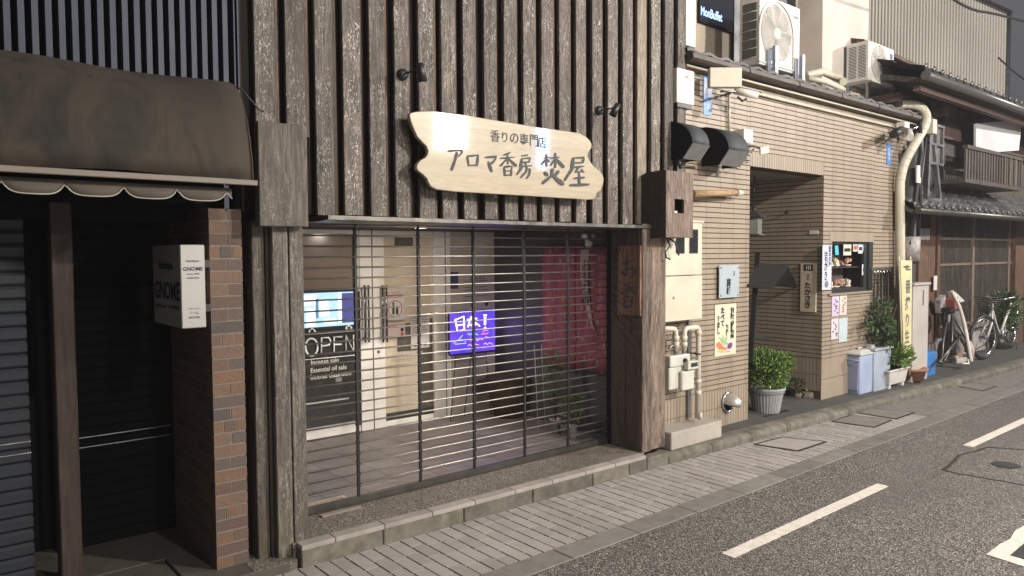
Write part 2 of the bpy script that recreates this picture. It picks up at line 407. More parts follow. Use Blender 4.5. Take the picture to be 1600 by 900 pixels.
# ---- forecourt and entrance floor of the timber shop
struct(MB().prism([(1.70,kerb_y(1.7)+.07,.02),(4.76,kerb_y(4.76)+.07,.02),(4.76,4.46,.02),(1.70,4.46,.02)], (0,0,.106)).build('forecourt', m_aggr))
mb = MB(); y = 4.46; 
ys = [4.46, 4.76, 5.06, 5.36, 5.66, 5.96, 6.30]; xx = [1.6+.3*k for k in range(13)]
for a, b in zip(ys, ys[1:]):
    for c_, d in zip(xx, xx[1:]): mb.bx(c_+.002, d-.002, a+.002, b-.002, .02, .128)
struct(mb.build('entrance_floor', m_floor))
m_grnd = pbr('dark_ground', (.055,.052,.047), .85, nz=6, grime=.5, gcol=(.02,.02,.018), bump=.7, bs_=70)
mb = MB()
for a, b in zip([5.0,6.5,7.9,9.5,11.8,15,20], [6.5,7.9,9.5,11.8,15,20,24]):
    mb.add([(a,kerb_y(a)+.155,.084),(b,kerb_y(b)+.155,.084),(b,4.3,.118),(a,4.3,.118)], [(0,1,2,3)], .5)
mb.add([(5,4.3,.118),(24,4.3,.118),(24,8,.118),(5,8,.118)], [(0,1,2,3)], .5)
struct(mb.build('terrace', m_grnd))
# ---- step and stones before the boutique
mb = MB(); x = -2.0
for L in (.7,.55,.62,.5,.33,.42,.54): mb.bx(x+.004, x+L-.004, 3.99, 4.52, -.05, .05+R.uniform(-.004,.004)); x += L
mb.bx(-2, 1.7, 4.52, 5.3, -.05, .05)
struct(mb.build('step', pbr('dark_worn_stone', (.07,.062,.052), .8, nz=8, grime=.6, bump=.4), bevel=.006))
struct(MB().bx(1.45, 1.70, 3.995, 4.6, -.05, .055).build('step', m_aggr))

# ---- road paint
def paint(pts, name='road_marking'):
    P = [G(*p, 0) for p in pts]
    return struct(MB().prism([Vector((p.x, p.y, .0005)) for p in P], (0,0,.0035)).build(name, m_paint))
struct(MB().bx(3.73, 5.79, 2.455, 2.54, .0005, .004).build('road_marking', m_paint))
struct(MB().bx(7.55, 9.61, 2.455, 2.54, .0005, .004).build('road_marking', m_paint))
struct(MB().bx(11.37, 13.4, 2.455, 2.54, .0005, .004).build('road_marking', m_paint))
a = G(1541,866); 
paint([(1541,867),(1562,851),(1578,843),(1586,830),(1640,800),(1700,830),(1600,886)])
m_patch = pbr('dark_cover_iron', (.03,.032,.033), .6, nz=20, grime=.2, bump=.5)
P = [G(*p, 0) for p in [(1579,869),(1600,851),(1660,830),(1690,845),(1604,876)]]
tag(MB().prism([Vector((p.x,p.y,.004)) for p in P], (0,0,.004)).build('road_cover', m_patch), 'dark iron cover inside the pale patch at the lower right road edge', 'manhole')
# cut line and round lid in the road
P = [G(*p, 0) for p in [(1474,734),(1498,712),(1545,699),(1640,706),(1700,735),(1640,765),(1560,751),(1490,739)]]
o = thing('road_manhole', 'round iron lid in the asphalt inside a dark jagged cut line', 'manhole', tuple(sum(P, Vector())/8))
mb = MB()
for a, b in zip(P, P[1:]+P[:1]):
    n_ = 6; prev = a
    for k in range(1, n_+1):
        q = a.lerp(b, k/n_)+Vector((R.uniform(-.01,.01), R.uniform(-.01,.01), 0)) if k < n_ else b
        mb.bar(prev+Vector((0,0,.001)), q+Vector((0,0,.001)), .022+R.uniform(-.006,.008), .004); prev = q
mb.build('cut_line', m_joint, o)
c = G(1572, 727); MB().disc((c.x,c.y,.0015), .105, 28, th=.004).disc((c.x,c.y,.005), .075, 28, th=.002).build('lid', m_patch, o)

# ================================================================ timber shop
YB = 4.12                                        # front of the boards
shop = thing('timber_shop', 'old shop front clad in weathered vertical boards above a closed grille', 'building', (3.4, 4.3, 0))
mb = MB(); mp_ = MB(); mstrip = MB(); R = random.Random(5)
x = 1.56 - .18*0; k = 0
while x < 5.35:
    z0 = 2.045+R.uniform(-.004,.006); w_ = .112+R.uniform(-.006,.008)
    if x < 1.82: z0 = 2.5
    if x > 4.9: z0 = 1.98
    tgt = mp_ if k == 19-1 else mb
    tgt.bx(x, min(x+w_, 5.44), YB, YB+.03, z0, 5.2)
    qb = .014+R.random()*.016; mstrip.bx(x+w_+.001, x+w_+qb, YB+.016, YB+.06, z0, 5.2)
    x += .18; k += 1
mb.build('cladding_board', m_board, shop, bevel=.003)
mstrip.build('edge_strip', wood('brown_edge_strip', (.03,.018,.010), (.17,.105,.062), .1, rv=.45), shop)
mp_.build('pale_board', m_boardp, shop, bevel=.003)['label'] = 'new pale tan board'
mb = MB(); x = 1.5
while x < 5.4: mb.bx(x, x+.178, YB+.075, YB+.095, 2.05, 5.2); x += .18
mb.build('backing_board', m_batten, shop)
MB().bx(1.47, 5.40, YB+.095, YB+.2, 2.05, 5.2).build('wall', m_dark, shop)
# flashing along the lower edge
m_flash = pbr('weathered_flashing', (.17,.16,.14), .35, .7, nz=14, grime=.5, gcol=(.03,.03,.03), bump=.3, bs_=20)
MB().prism([(1.93,4.00,2.036),(1.93,4.00,2.012),(1.93,4.12,2.005),(1.93,4.34,2.005),(1.93,4.34,2.04)], (3.06,0,0)).build('drip_flashing', m_flash, shop)
# left column: planks and broad board
mb = MB()
mb.bx(1.530,1.600,4.14,4.40,.05,2.0); mb.bx(1.622,1.714,4.075,4.12,.045,2.05); mb.bx(1.722,1.806,4.075,4.12,.055,2.05)
mb.build('post', m_post, shop, bevel=.004)
MB().bx(1.60,1.80,4.122,4.40,.05,2.3).build('post_core', m_dkpost, shop)
MB().bx(1.525,1.808,4.0,4.05,1.965,2.54).bx(1.545,1.79,4.052,4.12,1.98,2.52).build('column_board', m_plinth, shop, bevel=.004)
# foot stones
MB().bx(1.70,1.81,4.06,4.2,.0,.06).build('foot_stone', m_conc, shop, bevel=.01)
# right post
mb = MB(); mb.bx(4.752,4.865,4.02,4.05,.12,2.05); mb.bx(4.873,5.07,4.03,4.06,.125,2.05)
mb.build('post', m_rpost, shop, bevel=.004)
mb = MB(); mb.bx(4.745,4.775,4.052,4.20,.128,2.05); mb.bx(4.748,4.775,4.204,4.37,.128,2.05)
mb.build('side_plank', m_dkpost, shop, bevel=.003)
MB().bx(4.776,5.06,4.062,4.45,.12,2.05).bx(4.80,4.99,4.38,4.46,.12,2.05).build('post_core', m_dark, shop)
# recess walls
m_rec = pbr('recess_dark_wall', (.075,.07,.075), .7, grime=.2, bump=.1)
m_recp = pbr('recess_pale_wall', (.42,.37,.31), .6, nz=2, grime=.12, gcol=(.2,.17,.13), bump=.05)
YR = 6.26
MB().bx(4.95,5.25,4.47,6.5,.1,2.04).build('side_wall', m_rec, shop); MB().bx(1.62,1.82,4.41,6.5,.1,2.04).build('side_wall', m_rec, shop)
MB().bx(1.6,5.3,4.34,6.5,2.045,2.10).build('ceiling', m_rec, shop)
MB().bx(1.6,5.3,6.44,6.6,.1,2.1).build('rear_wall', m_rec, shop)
mb = MB()
xa = F(703,500,YR).x; xb = F(778,500,YR).x
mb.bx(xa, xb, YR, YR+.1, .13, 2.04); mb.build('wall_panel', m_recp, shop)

dl = thing('added_ceiling_light', 'small added fill lamp in the dark ceiling behind the grille', 'lamp', (3.4,5.3,2.03))  # added lamp and disc that brighten the recess, no known fitting
MB().disc((3.4,5.3,2.032), .05, 16, (0,0,-1), .006).build('diffuser', glow('recess_fill_glow',(1,.85,.65),2), dl)
area('recess_fill_light', (3.4,5.3,2.02), (3.4,5.35,0), .1, .1, 15, (1,.86,.7))
# door and window front inside the recess
def X(u, y=YR, v=520): return F(u, v, y).x
def Z(u, v, y=YR): return F(u, v, y).z
m_frame = pbr('pale_aluminium_frame', (.74,.71,.66), .4, nz=3, grime=.1, bump=.03)
m_glass2 = pbr('window_film', (.55,.47,.36), .25, nz=1.5, grime=.1, bump=0)
m_gray = pbr('grey_glass_backing', (.105,.09,.075), .25, nz=1.5, grime=.1, bump=0)
fr = thing('shop_entrance', 'pale framed glass double door and side window behind the grille', 'door', (3.4, YR, .13))
mb = MB()
x0 = 1.84; zt = 2.04
mb.bx(x0, X(562), YR, YR+.06, .13, Z(477,664))                    # sill under the window
mb.bx(X(562), X(600), YR-.02, YR+.06, .13, zt)
mb.bx(X(677), X(703), YR-.02, YR+.06, .13, zt)
mb.bx(X(600), X(677), YR, YR+.05, .13, Z(640,652))
mb.bx(x0, X(703), YR, YR+.06, 2.0, zt)
mb.build('frame', m_frame, fr, bevel=.003)
MB().bx(X(580.5), X(582), YR-.0215, YR-.0195, .13, zt).bx(X(694.5), X(695.7), YR-.0215, YR-.0195, .13, zt).build('frame_gap', m_ink, fr)
MB().bx(X(600), X(677), YR+.02, YR+.035, Z(640,652), 2.0).build('door_glass', m_glass2, fr)
MB().bx(X(600), X(677), YR+.005, YR+.019, Z(640,652), Z(640,641)).build('kick_strip', pbr('dark_strip',(.03,.035,.03),.5,grime=0,bump=0), fr)
MB().bx(X(656), X(677), YR+.012, YR+.019, Z(660,640), Z(660,498)).bx(X(622), X(656)-.001, YR+.012, YR+.0185, Z(640,548), Z(640,505)).build('grey_backing', m_gray, fr); MB().bx(X(620), X(648), YR+.012, YR+.019, Z(640,385), 1.98).build('grey_backing', m_gray, fr)
MB().bx(x0, X(555), YR+.03, YR+.045, Z(500,664), 2.0).build('window_pane', pbr('brown_window_film',(.24,.19,.155),.2,nz=2,grime=.2,bump=0), fr)
m_jamb = pbr('pale_green_jamb', (.5,.55,.45), .3, nz=9, grime=.2, bump=.05)
MB().bx(X(555), X(562), YR-.01, YR+.05, Z(560,455), 2.0).build('jamb', m_jamb, fr)
MB().bx(X(553), X(562), YR-.01, YR+.05, Z(560,664), Z(560,455)).build('jamb', m_black, fr)
mb = MB()
for u in (565,571,593,599):
    mb.tube([(X(u),YR-.07,Z(u,445)),(X(u),YR-.07,Z(u,534))], .009, 8)
    mb.tube([(X(u),YR-.07,Z(u,450)),(X(u),YR,Z(u,450))], .007, 6).tube([(X(u),YR-.07,Z(u,528)),(X(u),YR,Z(u,528))], .007, 6)
mb.build('handle', pbr('dark_chrome',(.12,.12,.12),.3,1,grime=0,bump=0), fr)
mb = MB(); mb.lathe((X(589),YR-.02,Z(589,549)), [(.012,0),(.012,.02),(0.001,.02)], 12, (0,-1,0))
mb.build('lock', m_steel, fr)
# faint lettering on the door film
m_wtext = pbr('white_lettering', (.6,.57,.5), .6, grime=0, bump=0)
text(fr, '香りの体験教室', (X(638), YR+.004, Z(638,552)), .03, m_wtext, w=.33)
text(fr, 'アロマセラピー', (X(630), YR+.004, Z(630,562)), .028, pbr('brown_lettering',(.2,.16,.11),.6,grime=0,bump=0), w=.28)
text(fr, 'INCENSE', (X(622), YR+.004, Z(622,572)), .03, bpy.data.materials['brown_lettering'], w=.2)

# ================================================================ tiled house
m_tile, t, bs = nodes('beige_wall_tile')
vec, rnd = coords(t, (1,1,1))
c = mixc(t, rnd, (.262,.212,.155), (.300,.246,.185)); c = mixc(t, ramp(t, noise(t, vec, 30, 4), .4, .7, 0, .25), c, (.27,.22,.17))
c = mixc(t, ramp(t, noise(t, vec, 1.1, 5, .6), .45, .75, 0, .35), c, (.2,.165,.125))
v3, _ = coords(t, (1,1,.12)); c = mixc(t, ramp(t, noise(t, v3, 6, 4, .6, .3), .52, .72, 0, .4), c, (.14,.11,.075))
t.links.new(c, bs.inputs['Base Color']); bs.inputs['Roughness'].default_value = .5
bumpn(t, bs, noise(t, vec, 90, 3), .15, .003)
m_grout = pbr('brown_grout', (.055,.034,.02), .9, grime=0, bump=.1)
TY = 4.2; TW, TH = .221, .0489
th = thing('tiled_restaurant', 'low building faced in long narrow beige tiles with a recessed entrance', 'building', (7.8, TY, .1))
holes = [(6.61, 8.1, -1, 2.67), (F(1300,420,TY).x, F(1358,420,TY).x, 1.35, 1.925)]
wx0, wx1 = holes[1][:2]
RT_ = random.Random(11)
def tiles(mb, a0, a1, z0, z1, mapf, tw=TW, thh=TH, gap=.0055, skip=None, tone=None):
    z = z0
    while z < z1-.01:
        ze = min(z+thh, z1); a = a0
        while a < a1-.01:
            b = min(a+tw, a1)
            if not (skip and skip(a, b, z, ze)):
                mapf(mb, a+(gap*.55 if thh < .1 else gap)/2, b-(gap*.55 if thh < .1 else gap)/2, z+(gap*1.7 if thh < .1 else gap)/2, ze-(gap*1.7 if thh < .1 else gap)/2, RT_.random())
            a = b
        z = ze
def front(mb, a, b, z, ze, r): mb.bx(a, b, TY, TY+.012, z, ze, r)
def sidef(mb, a, b, z, ze, r): mb.bx(8.1, 8.112, a, b, z, ze, r)
zb, zv = .478, 3.52                               # top of the vertical band, top of the wall
mb = MB()
tiles(mb, 5.0, 6.61, zb, zv, front)
tiles(mb, 6.61, 8.1, 2.83, zv, front)
# right of the alcove: rows with window cut-out
def cut(a, b, z, ze): return b > wx0-.08+.02 and a < wx1+.02 and ze > 1.35+.01 and z < 2.04
tiles(mb, 8.1, wx0-.0, .58, zv, front, tw=.2)
tiles(mb, wx0, wx1+.1, .58, 1.325, front, tw=.24, gap=.004); tiles(mb, wx0, wx1+.1, 2.05, zv, front, tw=.24)
tiles(mb, wx1+.1, 10.28, .58, zv, front, tw=.24)
tiles(mb, 4.2+.014, 6.0, .585, 2.67, sidef, tw=.225)
mb.build('wall_tile', m_tile, th)
mb = MB()
tiles(mb, 5.0, 6.61, .10, zb, front, tw=.045, thh=.19); mb.build('upright_tile', m_tile, th); mb = MB(); tiles(mb, 6.61, 8.1, 2.675, 2.83, front, tw=.045, thh=.16); mb.build('upright_tile', m_tile, th); mb = MB()
tiles(mb, 4.214, 6.0, .2, .585, sidef, tw=.045, thh=.19); mb.build('upright_tile', m_tile, th); mb = MB()
tiles(mb, 8.1, 10.28, .10, .58, front, tw=.62, thh=.24); mb.build('base_slab', m_tile, th)
MB().bx(wx0-.06, wx1+.1, TY-.003, TY+.012, 1.93, 2.045, .7).build('lintel', m_tile, th)
mb = MB()
mb.bx(5.0, 6.61, TY+.004+.0, TY+.2, .1, zv); mb.bx(6.61, 8.1, TY+.004, TY+.2, 2.675, zv)
mb.bx(8.104, wx0, TY+.004, 6.0, .1, zv); mb.bx(wx0, wx1+.1, TY+.004, TY+.3, .1, 1.33); mb.bx(wx0, wx1+.1, TY+.004, TY+.3, 1.94, zv)
mb.bx(wx1+.1, 10.28, TY+.004, 6.5, .1, zv)
mb.build('wall', m_grout, th)
m_plast = pbr('grey_plaster', (.21,.185,.165), .85, nz=3, grime=.15, bump=.1)
MB().bx(6.4, 8.1, TY+.2, 6.2, 2.67, 2.75).build('porch_ceiling', m_plast, th)
MB().bx(6.4, 6.6, TY+.2, 6.2, .1, 2.67).bx(6.4, 8.1, 6.05, 6.2, .1, 2.67).build('porch_wall', pbr('porch_inner',(.16,.13,.1),.8), th)
# window
wn = MB(); y = TY+.03; dx = .035
mb = MB(); mb.bx(wx0,wx1+.1,y-.005,y+.03,1.33,1.37).bx(wx0,wx1+.1,y-.005,y+.03,1.9,1.935).bx(wx0-.0,wx0+.03,y-.004,y+.03,1.37,1.9).bx(wx1-.09,wx1-.0,y-.004,y+.03,1.37,1.9)
mb.bx(wx1,wx1+.1,TY+.004,TY+.28,1.33,1.935)
win = mb.build('window', pbr('black_window_frame',(.02,.025,.026),.4,grime=.1,bump=0), th)
MB().bx(wx0+.02,wx1-.06,y+.27,y+.29,1.35,1.92).build('pane', pbr('display_back',(.12,.11,.10),.5,nz=7,grime=.3,bump=0), win)
MB().bx(wx0+.02,wx1-.06,y+.05,y+.27,1.615,1.63).bx(wx0+.02,wx1-.06,y+.05,y+.27,1.35,1.375).build('shelf', m_brown, win)
MB().bx(wx0-.09, wx1+.14, TY-.025, TY, 1.30, 1.325).build('sill', m_tile, win, bevel=.003)
# eave, gutter and low roof
m_eave = pbr('dark_brown_gutter', (.05,.036,.028), .6, nz=6, grime=.3, gcol=(.12,.11,.1), bump=.1)
m_roof = pbr('old_roof_tile', (.07,.065,.062), .6, nz=7, grime=.4, rv=.2, bump=.4)
mb = MB(); x = 5.45
prof = [(0,.01),(-.02,.035),(-.065,.045),(-.10,.025),(-.105,-.015),(-.08,-.035),(0,-.035)]
while x < 10.75:
    L = .92; e = min(x+L, 10.75)
    mb.prism([(x, TY-.06+a, zv+.03+b) for a, b in prof], (e-x-.006,0,0)); 
    mb.prism([(e-.03, TY-.06+a*1.08, zv+.03+b*1.1) for a, b in prof], (.03,0,0)); x = e
mb.build('gutter', m_eave, th)
MB().bx(5.45,10.75,TY-.02,TY+.1,zv-.02,zv+.03).build('fascia', m_eave, th)
mb = MB(); x = 5.45
while x < 10.7:
    for j in range(4):
        y0 = TY-.10+j*.22; z = zv+.095+j*.05
        mb.strip([[Vector((x+.27*i/6, y, z+.013*math.sin(i/6*2*math.pi)+dz)) for i in range(7)] for y, dz in ((y0,.015),(y0+.25,.06-.005))])
        mb.strip([[Vector((x+.27*i/6, y0, z+.013*math.sin(i/6*2*math.pi)+dz)) for i in range(7)] for dz in (-.012,.015)])
    x += .27
mb.build('roof_tile', m_roof, th)
# pale conduit under the gutter
pts = [F(1165,142,4.17), F(1235,152,4.17), F(1290,161,4.17), F(1345,173,4.17), F(1405,188,4.17)]
z_ = pts[0].z
MB().tube([Vector((p.x, 4.175, z_)) for p in pts], .013, 8).build('conduit', m_cream, th)
MB().tube([(5.47, TY-.07, zv-.035),(10.7, TY-.07, zv-.035)], .012, 8).build('conduit', m_cream, th)

# upper storey set back
m_stuc = pbr('beige_stucco', (.40,.34,.27), .85, nz=2.5, grime=.25, gcol=(.2,.16,.12), bump=.3, bs_=45)
m_stucl = pbr('pale_stucco', (.50,.45,.40), .85, nz=2.5, grime=.25, gcol=(.25,.21,.17), bump=.3, bs_=45)
up = thing('upper_storey', 'beige rendered upper storey set back above the tiled front', 'building', (8, 5.2, 3.6))
y2 = 4.95
cx0, cx1 = F(1285,60,4.62).x, F(1357,60,4.62).x
MB().bx(5.0, cx0, y2, 6.5, 3.6, 7).build('wall', m_stuc, up)
MB().bx(cx0, cx1, 4.62, 6.6, 3.6, 7).build('wall', m_stucl, up)
MB().bx(F(1145,40,y2-.02).x, F(1156,40,y2-.02).x, y2-.04, y2, 3.6, 7).build('dark_joint', m_black, up)
MB().bx(F(1216,10,y2).x, F(1241,10,y2).x, y2-.02, y2, F(1230,20,y2).z, 7).build('window', m_black, up)
MB().bx(F(1250,10,y2).x, F(1256,10,y2).x, y2-.03, y2, F(1250,60,y2).z, 7).build('downpipe', m_stucl, up)
# ================================================================ boutique on the left
bt = thing('boutique', 'dark shop front under the brown awning with dark blue upright slats above', 'building', (.6, 4.3, 0))
m_slat = pbr('blue_grey_slat', (.022,.030,.052), .6, nz=3, grime=.2, bump=.05)
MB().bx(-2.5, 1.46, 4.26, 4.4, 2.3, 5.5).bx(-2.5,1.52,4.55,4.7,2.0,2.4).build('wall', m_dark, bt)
mb = MB(); x = -1.2
while x < 1.45: mb.bx(x, x+.027, 4.15, 4.235, 2.6, 5.5); x += .0553
mb.bx(1.455,1.462,4.14,4.25,2.5,5.5).bx(1.475,1.482,4.14,4.25,2.5,5.5)
mb.build('slat', m_slat, bt)
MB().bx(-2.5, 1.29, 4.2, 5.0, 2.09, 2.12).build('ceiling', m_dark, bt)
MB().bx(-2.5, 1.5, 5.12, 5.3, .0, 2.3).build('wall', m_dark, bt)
# roller shutters (slatted)
def shutter(x0, x1, y, z0, z1, name, mat, parent, p=.072):
    mb = MB(); z = z0
    while z < z1:
        e = min(z+p, z1)
        mb.prism([(x0,y,z),(x0,y-.012,z+.012),(x0,y-.014,e-.02),(x0,y,e-.004),(x0,y+.02,e-.004),(x0,y+.02,z)], (x1-x0,0,0)); z = e
    return mb.build(name, mat, parent)
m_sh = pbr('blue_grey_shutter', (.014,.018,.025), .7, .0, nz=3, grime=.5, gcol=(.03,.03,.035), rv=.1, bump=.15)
m_shd = pbr('shade_black_shutter', (.003,.0032,.004), .9, 0, nz=3, grime=.3, gcol=(.002,.002,.002), rv=.2, bump=.15, spec=.12)  # the doorway's shade is put into this shutter's colour
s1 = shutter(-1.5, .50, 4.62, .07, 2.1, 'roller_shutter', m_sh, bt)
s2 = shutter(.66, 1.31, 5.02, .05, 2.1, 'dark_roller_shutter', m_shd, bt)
mb = MB()
for v in (688, 706): p = F(20, v+6, 4.6); mb.bx(-1.5, .50, 4.598, 4.606, p.z, p.z+.006)
mb.build('metal_trim', m_chrome, s1)
mb = MB()
for v in (676, 691): p = F(190, v, 5.0); mb.bx(.66, 1.3, 4.998, 5.006, p.z, p.z+.005)
mb.build('metal_trim', m_steel, s2)
xa, xb = F(88,600,4.47).x, F(119,600,4.47).x
MB().bx(xa-.005, xb+.005, 4.47, 4.60, .05, 2.09).build('post', m_brown, bt, bevel=.006)
# brick pillar: courses as bricks over a mortar core
m_brick, t, bs = nodes('old_brick')
vec, rnd = coords(t, (1,1,1), 1)
cr = t.nodes.new('ShaderNodeValToRGB'); e = cr.color_ramp.elements; cr.color_ramp.interpolation = 'CONSTANT'
e[0].color = (.12,.075,.052,1); e[1].color = (.155,.085,.048,1); e[1].position = .85
for p_, c_ in ((.2,(.10,.063,.05)),(.38,(.15,.09,.06)),(.52,(.07,.055,.055)),(.62,(.165,.088,.045)),(.74,(.095,.07,.06))):
    k = e.new(p_); k.color = (*c_, 1)
t.links.new(rnd, cr.inputs['Fac'])
c = mixc(t, ramp(t, noise(t, vec, 22, 5, .7), .35, .7, 0, .55), cr.outputs['Color'], (.08,.06,.05))
t.links.new(c, bs.inputs['Base Color']); bs.inputs['Roughness'].default_value = .8
bumpn(t, bs, noise(t, vec, 60, 5), .5, .006)
mb = MB(); z = .055; k = 0; R = random.Random(21)
px0, px1, py0, py1 = 1.300, 1.478, 4.15, 4.95
while z < 2.02:
    zt_ = z+.0605
    cuts = [px0, px1] if k % 2 else [px0, (px0*.47+px1*.53)+R.uniform(-.004,.004), px1]
    if k % 7 == 4: cuts = [px0, px0+.055, px0+.125, px1]
    for a, b in zip(cuts, cuts[1:]): mb.bx(a+(.0035 if a > px0 else 0), b-(.0035 if b < px1 else 0), py0+R.uniform(0,.0025), py0+.09, z, zt_, R.random())
    y = py0+.097 if k % 2 else py0+.097
    y0_ = y+(-.0 if k % 2 else .045)
    if k % 2 == 0: mb.bx(px0, px0+.03, y, y0_-.008, z, zt_, R.random())
    y = y0_
    while y < py1-.02:
        e2 = min(y+.20, py1); mb.bx(px0+R.uniform(0,.002), px0+.03, y, e2-.008, z, zt_, R.random()*.6); y = e2
    z += .0695; k += 1
bp = mb.build('brick_pillar', m_brick, bt)
MB().bx(px0+.003, px1-.003, py0+.004, py1, .05, 2.05).build('mortar', pbr('mortar',(.18,.155,.125),.95,nz=20,grime=.3,bump=.4), bp)
# ---- awning
m_awn, t, bs = nodes('brown_awning_fabric')
vec, rnd = coords(t, (1,1,1)); v2, _ = coords(t, (1,1,.3))
c = mixc(t, ramp(t, noise(t, vec, 1.3, 5, .6), .3, .7), (.018,.0125,.008), (.036,.026,.017))
c = mixc(t, ramp(t, noise(t, v2, 5.5, 4, .6, .6), .50, .66, 0, .95), c, (.009,.008,.006))
t.links.new(c, bs.inputs['Base Color']); bs.inputs['Roughness'].default_value = .85
bumpn(t, bs, noise(t, vec, 5, 3), .3, .03)
aw = thing('awning', 'brown fabric awning with pale front bar and scalloped valance', 'awning', (.3, 4.0, 2.1))
rows = []
prof = [(4.15,2.745),(4.08,2.735),(4.0,2.71),(3.93,2.665),(3.87,2.60),(3.82,2.51),(3.78,2.40),(3.755,2.29),(3.745,2.19)]
for x in [-2.2+.12*i for i in range(31)]:
    rows.append([Vector((min(x,1.405), y+.006*math.sin(x*5+z*3), z+.008*math.sin(x*7+z*4))) for y, z in prof])
o = MB().strip(rows).build('fabric', m_awn, aw); sm = o.modifiers.new('t', 'SOLIDIFY'); sm.thickness = .004
MB().prism([(1.402,y,z) for y, z in prof]+[(1.402,4.15,2.19)], (-.006,0,0)).build('end_panel', m_awn, aw)
m_bar = pbr('pale_awning_bar', (.15,.125,.10), .5, nz=3, grime=.2, bump=.05)
MB().bx(-2.2, 1.415, 3.725, 3.75, 2.158, 2.186).build('front_bar', m_bar, aw, bevel=.003)
mb = MB(); top, dip = 2.145, 2.082; xs_ = [-2.2+.0115*i for i in range(int(3.53/.0115))]
def zz(x): q = ((x-1.28)/.235) % 1; return dip + .045*(abs(q-.5)*2)**5 - .006*math.sin(q*math.pi)
mb.strip([[Vector((a,3.80,top)),Vector((a,3.80+.006*math.sin(a*24),zz(a)))] for a in xs_], .5)
m_val = pbr('valance_fabric', (.085,.07,.055), .85, nz=3, grime=.3, bump=.1)
va = mb.build('valance', m_val, aw); sm = va.modifiers.new('t', 'SOLIDIFY'); sm.thickness = .003
mb = MB(); mb.tube([(a, 3.797+.006*math.sin(a*24), zz(a)) for a in xs_], .0035, 5)
mb.build('piping', pbr('pale_piping',(.30,.28,.23),.6,grime=0,bump=0), va)
# small hook and cable between awning and boards
MB().tube([F(360,132,4.12),F(378,140,4.1),F(405,172,4.08),F(412,174,4.08)], .006, 6).build('stay', m_black, aw)
# ---- boutique box sign
xs0, xs1 = 1.093, 1.213
gs = thing('box_sign', 'white box sign with GNOME lettering fixed beside the brick pillar', 'sign', (xs0, 3.95, 1.43))
m_sg = pbr('sign_white_acrylic', (.34,.335,.31), .35, nz=3, grime=.12, gcol=(.3,.28,.25), bump=.02)
yb_ = S(240,450,xs0).y
MB().bx(xs0, xs1, 3.95, yb_, 1.432, 1.86).build('box', m_sg, gs, bevel=.004)
MB().bx(xs1, 1.30, 4.15, 4.2, 1.50, 1.54).bx(xs1, 1.30, 4.15, 4.2, 1.74, 1.78).build('bracket', m_black, gs)
m_tx = pbr('navy_lettering', (.02,.025,.06), .5, grime=0, bump=0)
xm = (xs0+xs1)/2
text(gs, 'boutique', (xm,3.9495,F(300,408,3.95).z), .014, m_tx, w=.062, bold=.02)
text(gs, 'GNOME', (xm,3.9495,F(300,420,3.95).z), .020, m_tx, w=.098, bold=.02)
text(gs, 'since 1978', (xm,3.9495,F(300,428,3.95).z), .008, m_tx, w=.06, bold=.02)
text(gs, 'collection', (xm,3.9495,F(300,434,3.95).z), .009, m_tx, w=.062, bold=.02)
text(gs, 'ブティック', (xm,3.9495,F(302,482,3.95).z), .010, m_tx, w=.055, bold=.02)
text(gs, 'ノーム', (xm,3.9495,F(302,489,3.95).z), .014, m_tx, w=.045, bold=.02)
text(gs, '営業時間', (xm,3.9495,F(302,496,3.95).z), .010, m_tx, w=.05, bold=.03)
ym = (3.95+yb_)/2; kw = dict(r=(0,-1,0))
def SZ(u, v): return S(u, v, xs0).z
W_ = yb_-3.95
text(gs, 'boutique', (xs0-.0005,ym,SZ(262,416)), .06, m_tx, w=W_*.5, bold=.03, **kw)
text(gs, 'GNOME', (xs0-.0005,ym-.01,SZ(262,454)), .10, m_tx, w=W_*.9, bold=.03, **kw)
text(gs, 'since 1978', (xs0-.0005,ym,SZ(262,479)), .022, m_tx, w=W_*.85, bold=.03, **kw)

# ================================================================ things on the timber shop
sg = thing('carved_wood_sign', 'pale varnished wooden name board with wavy ends on the dark upright boards', 'sign', tuple(F(795,243,4.0)))
def zp(x, y, Y=4.0): return F(630+x/5, 160+y/5, Y)
out = [(55,85),(85,76),(120,71),(230,67),(480,98),(700,135),(1000,185),(1380,240),(1430,268),(1462,300),(1475,330),(1470,360),(1448,392),(1443,420),(1455,450),(1490,500),(1530,530),(1560,560),(1568,600),(1562,645),(1548,682),(1512,712),(1500,740),(1488,757),(1440,760),(1200,745),(800,720),(400,697),(260,680),(215,655),(195,620),(188,598),(155,562),(112,530),(105,505),(112,480),(135,452),(172,432),(190,410),(196,385),(185,345),(150,310),(112,270),(80,200),(60,150),(52,110)]
m_sign, t, bs = nodes('varnished_pine')
vec, rnd = coords(t, (.35,1,3.2))
g = noise(t, vec, 5, 5, .55, 1.6); g2 = noise(t, vec, 30, 4, .6, .5)
c = mixc(t, ramp(t, g, .35, .65), (.33,.275,.18), (.41,.35,.24)); c = mixc(t, ramp(t, g2, .4, .7, 0, .35), c, (.27,.19,.10))
t.links.new(c, bs.inputs['Base Color']); bs.inputs['Roughness'].default_value = .4; bs.inputs['Coat Weight'].default_value = 1; bs.inputs['Coat Roughness'].default_value = .05
nf = Vector((0,-1,0))
MB().prism([zp(x,y) for x, y in out], (0,.035,0)).build('board', m_sign, sg, bevel=.004)
MB().bx(2.75,2.8,4.035,4.12,2.3,2.6).bx(4.1,4.15,4.035,4.12,2.4,2.6).build('mount', m_black, sg)
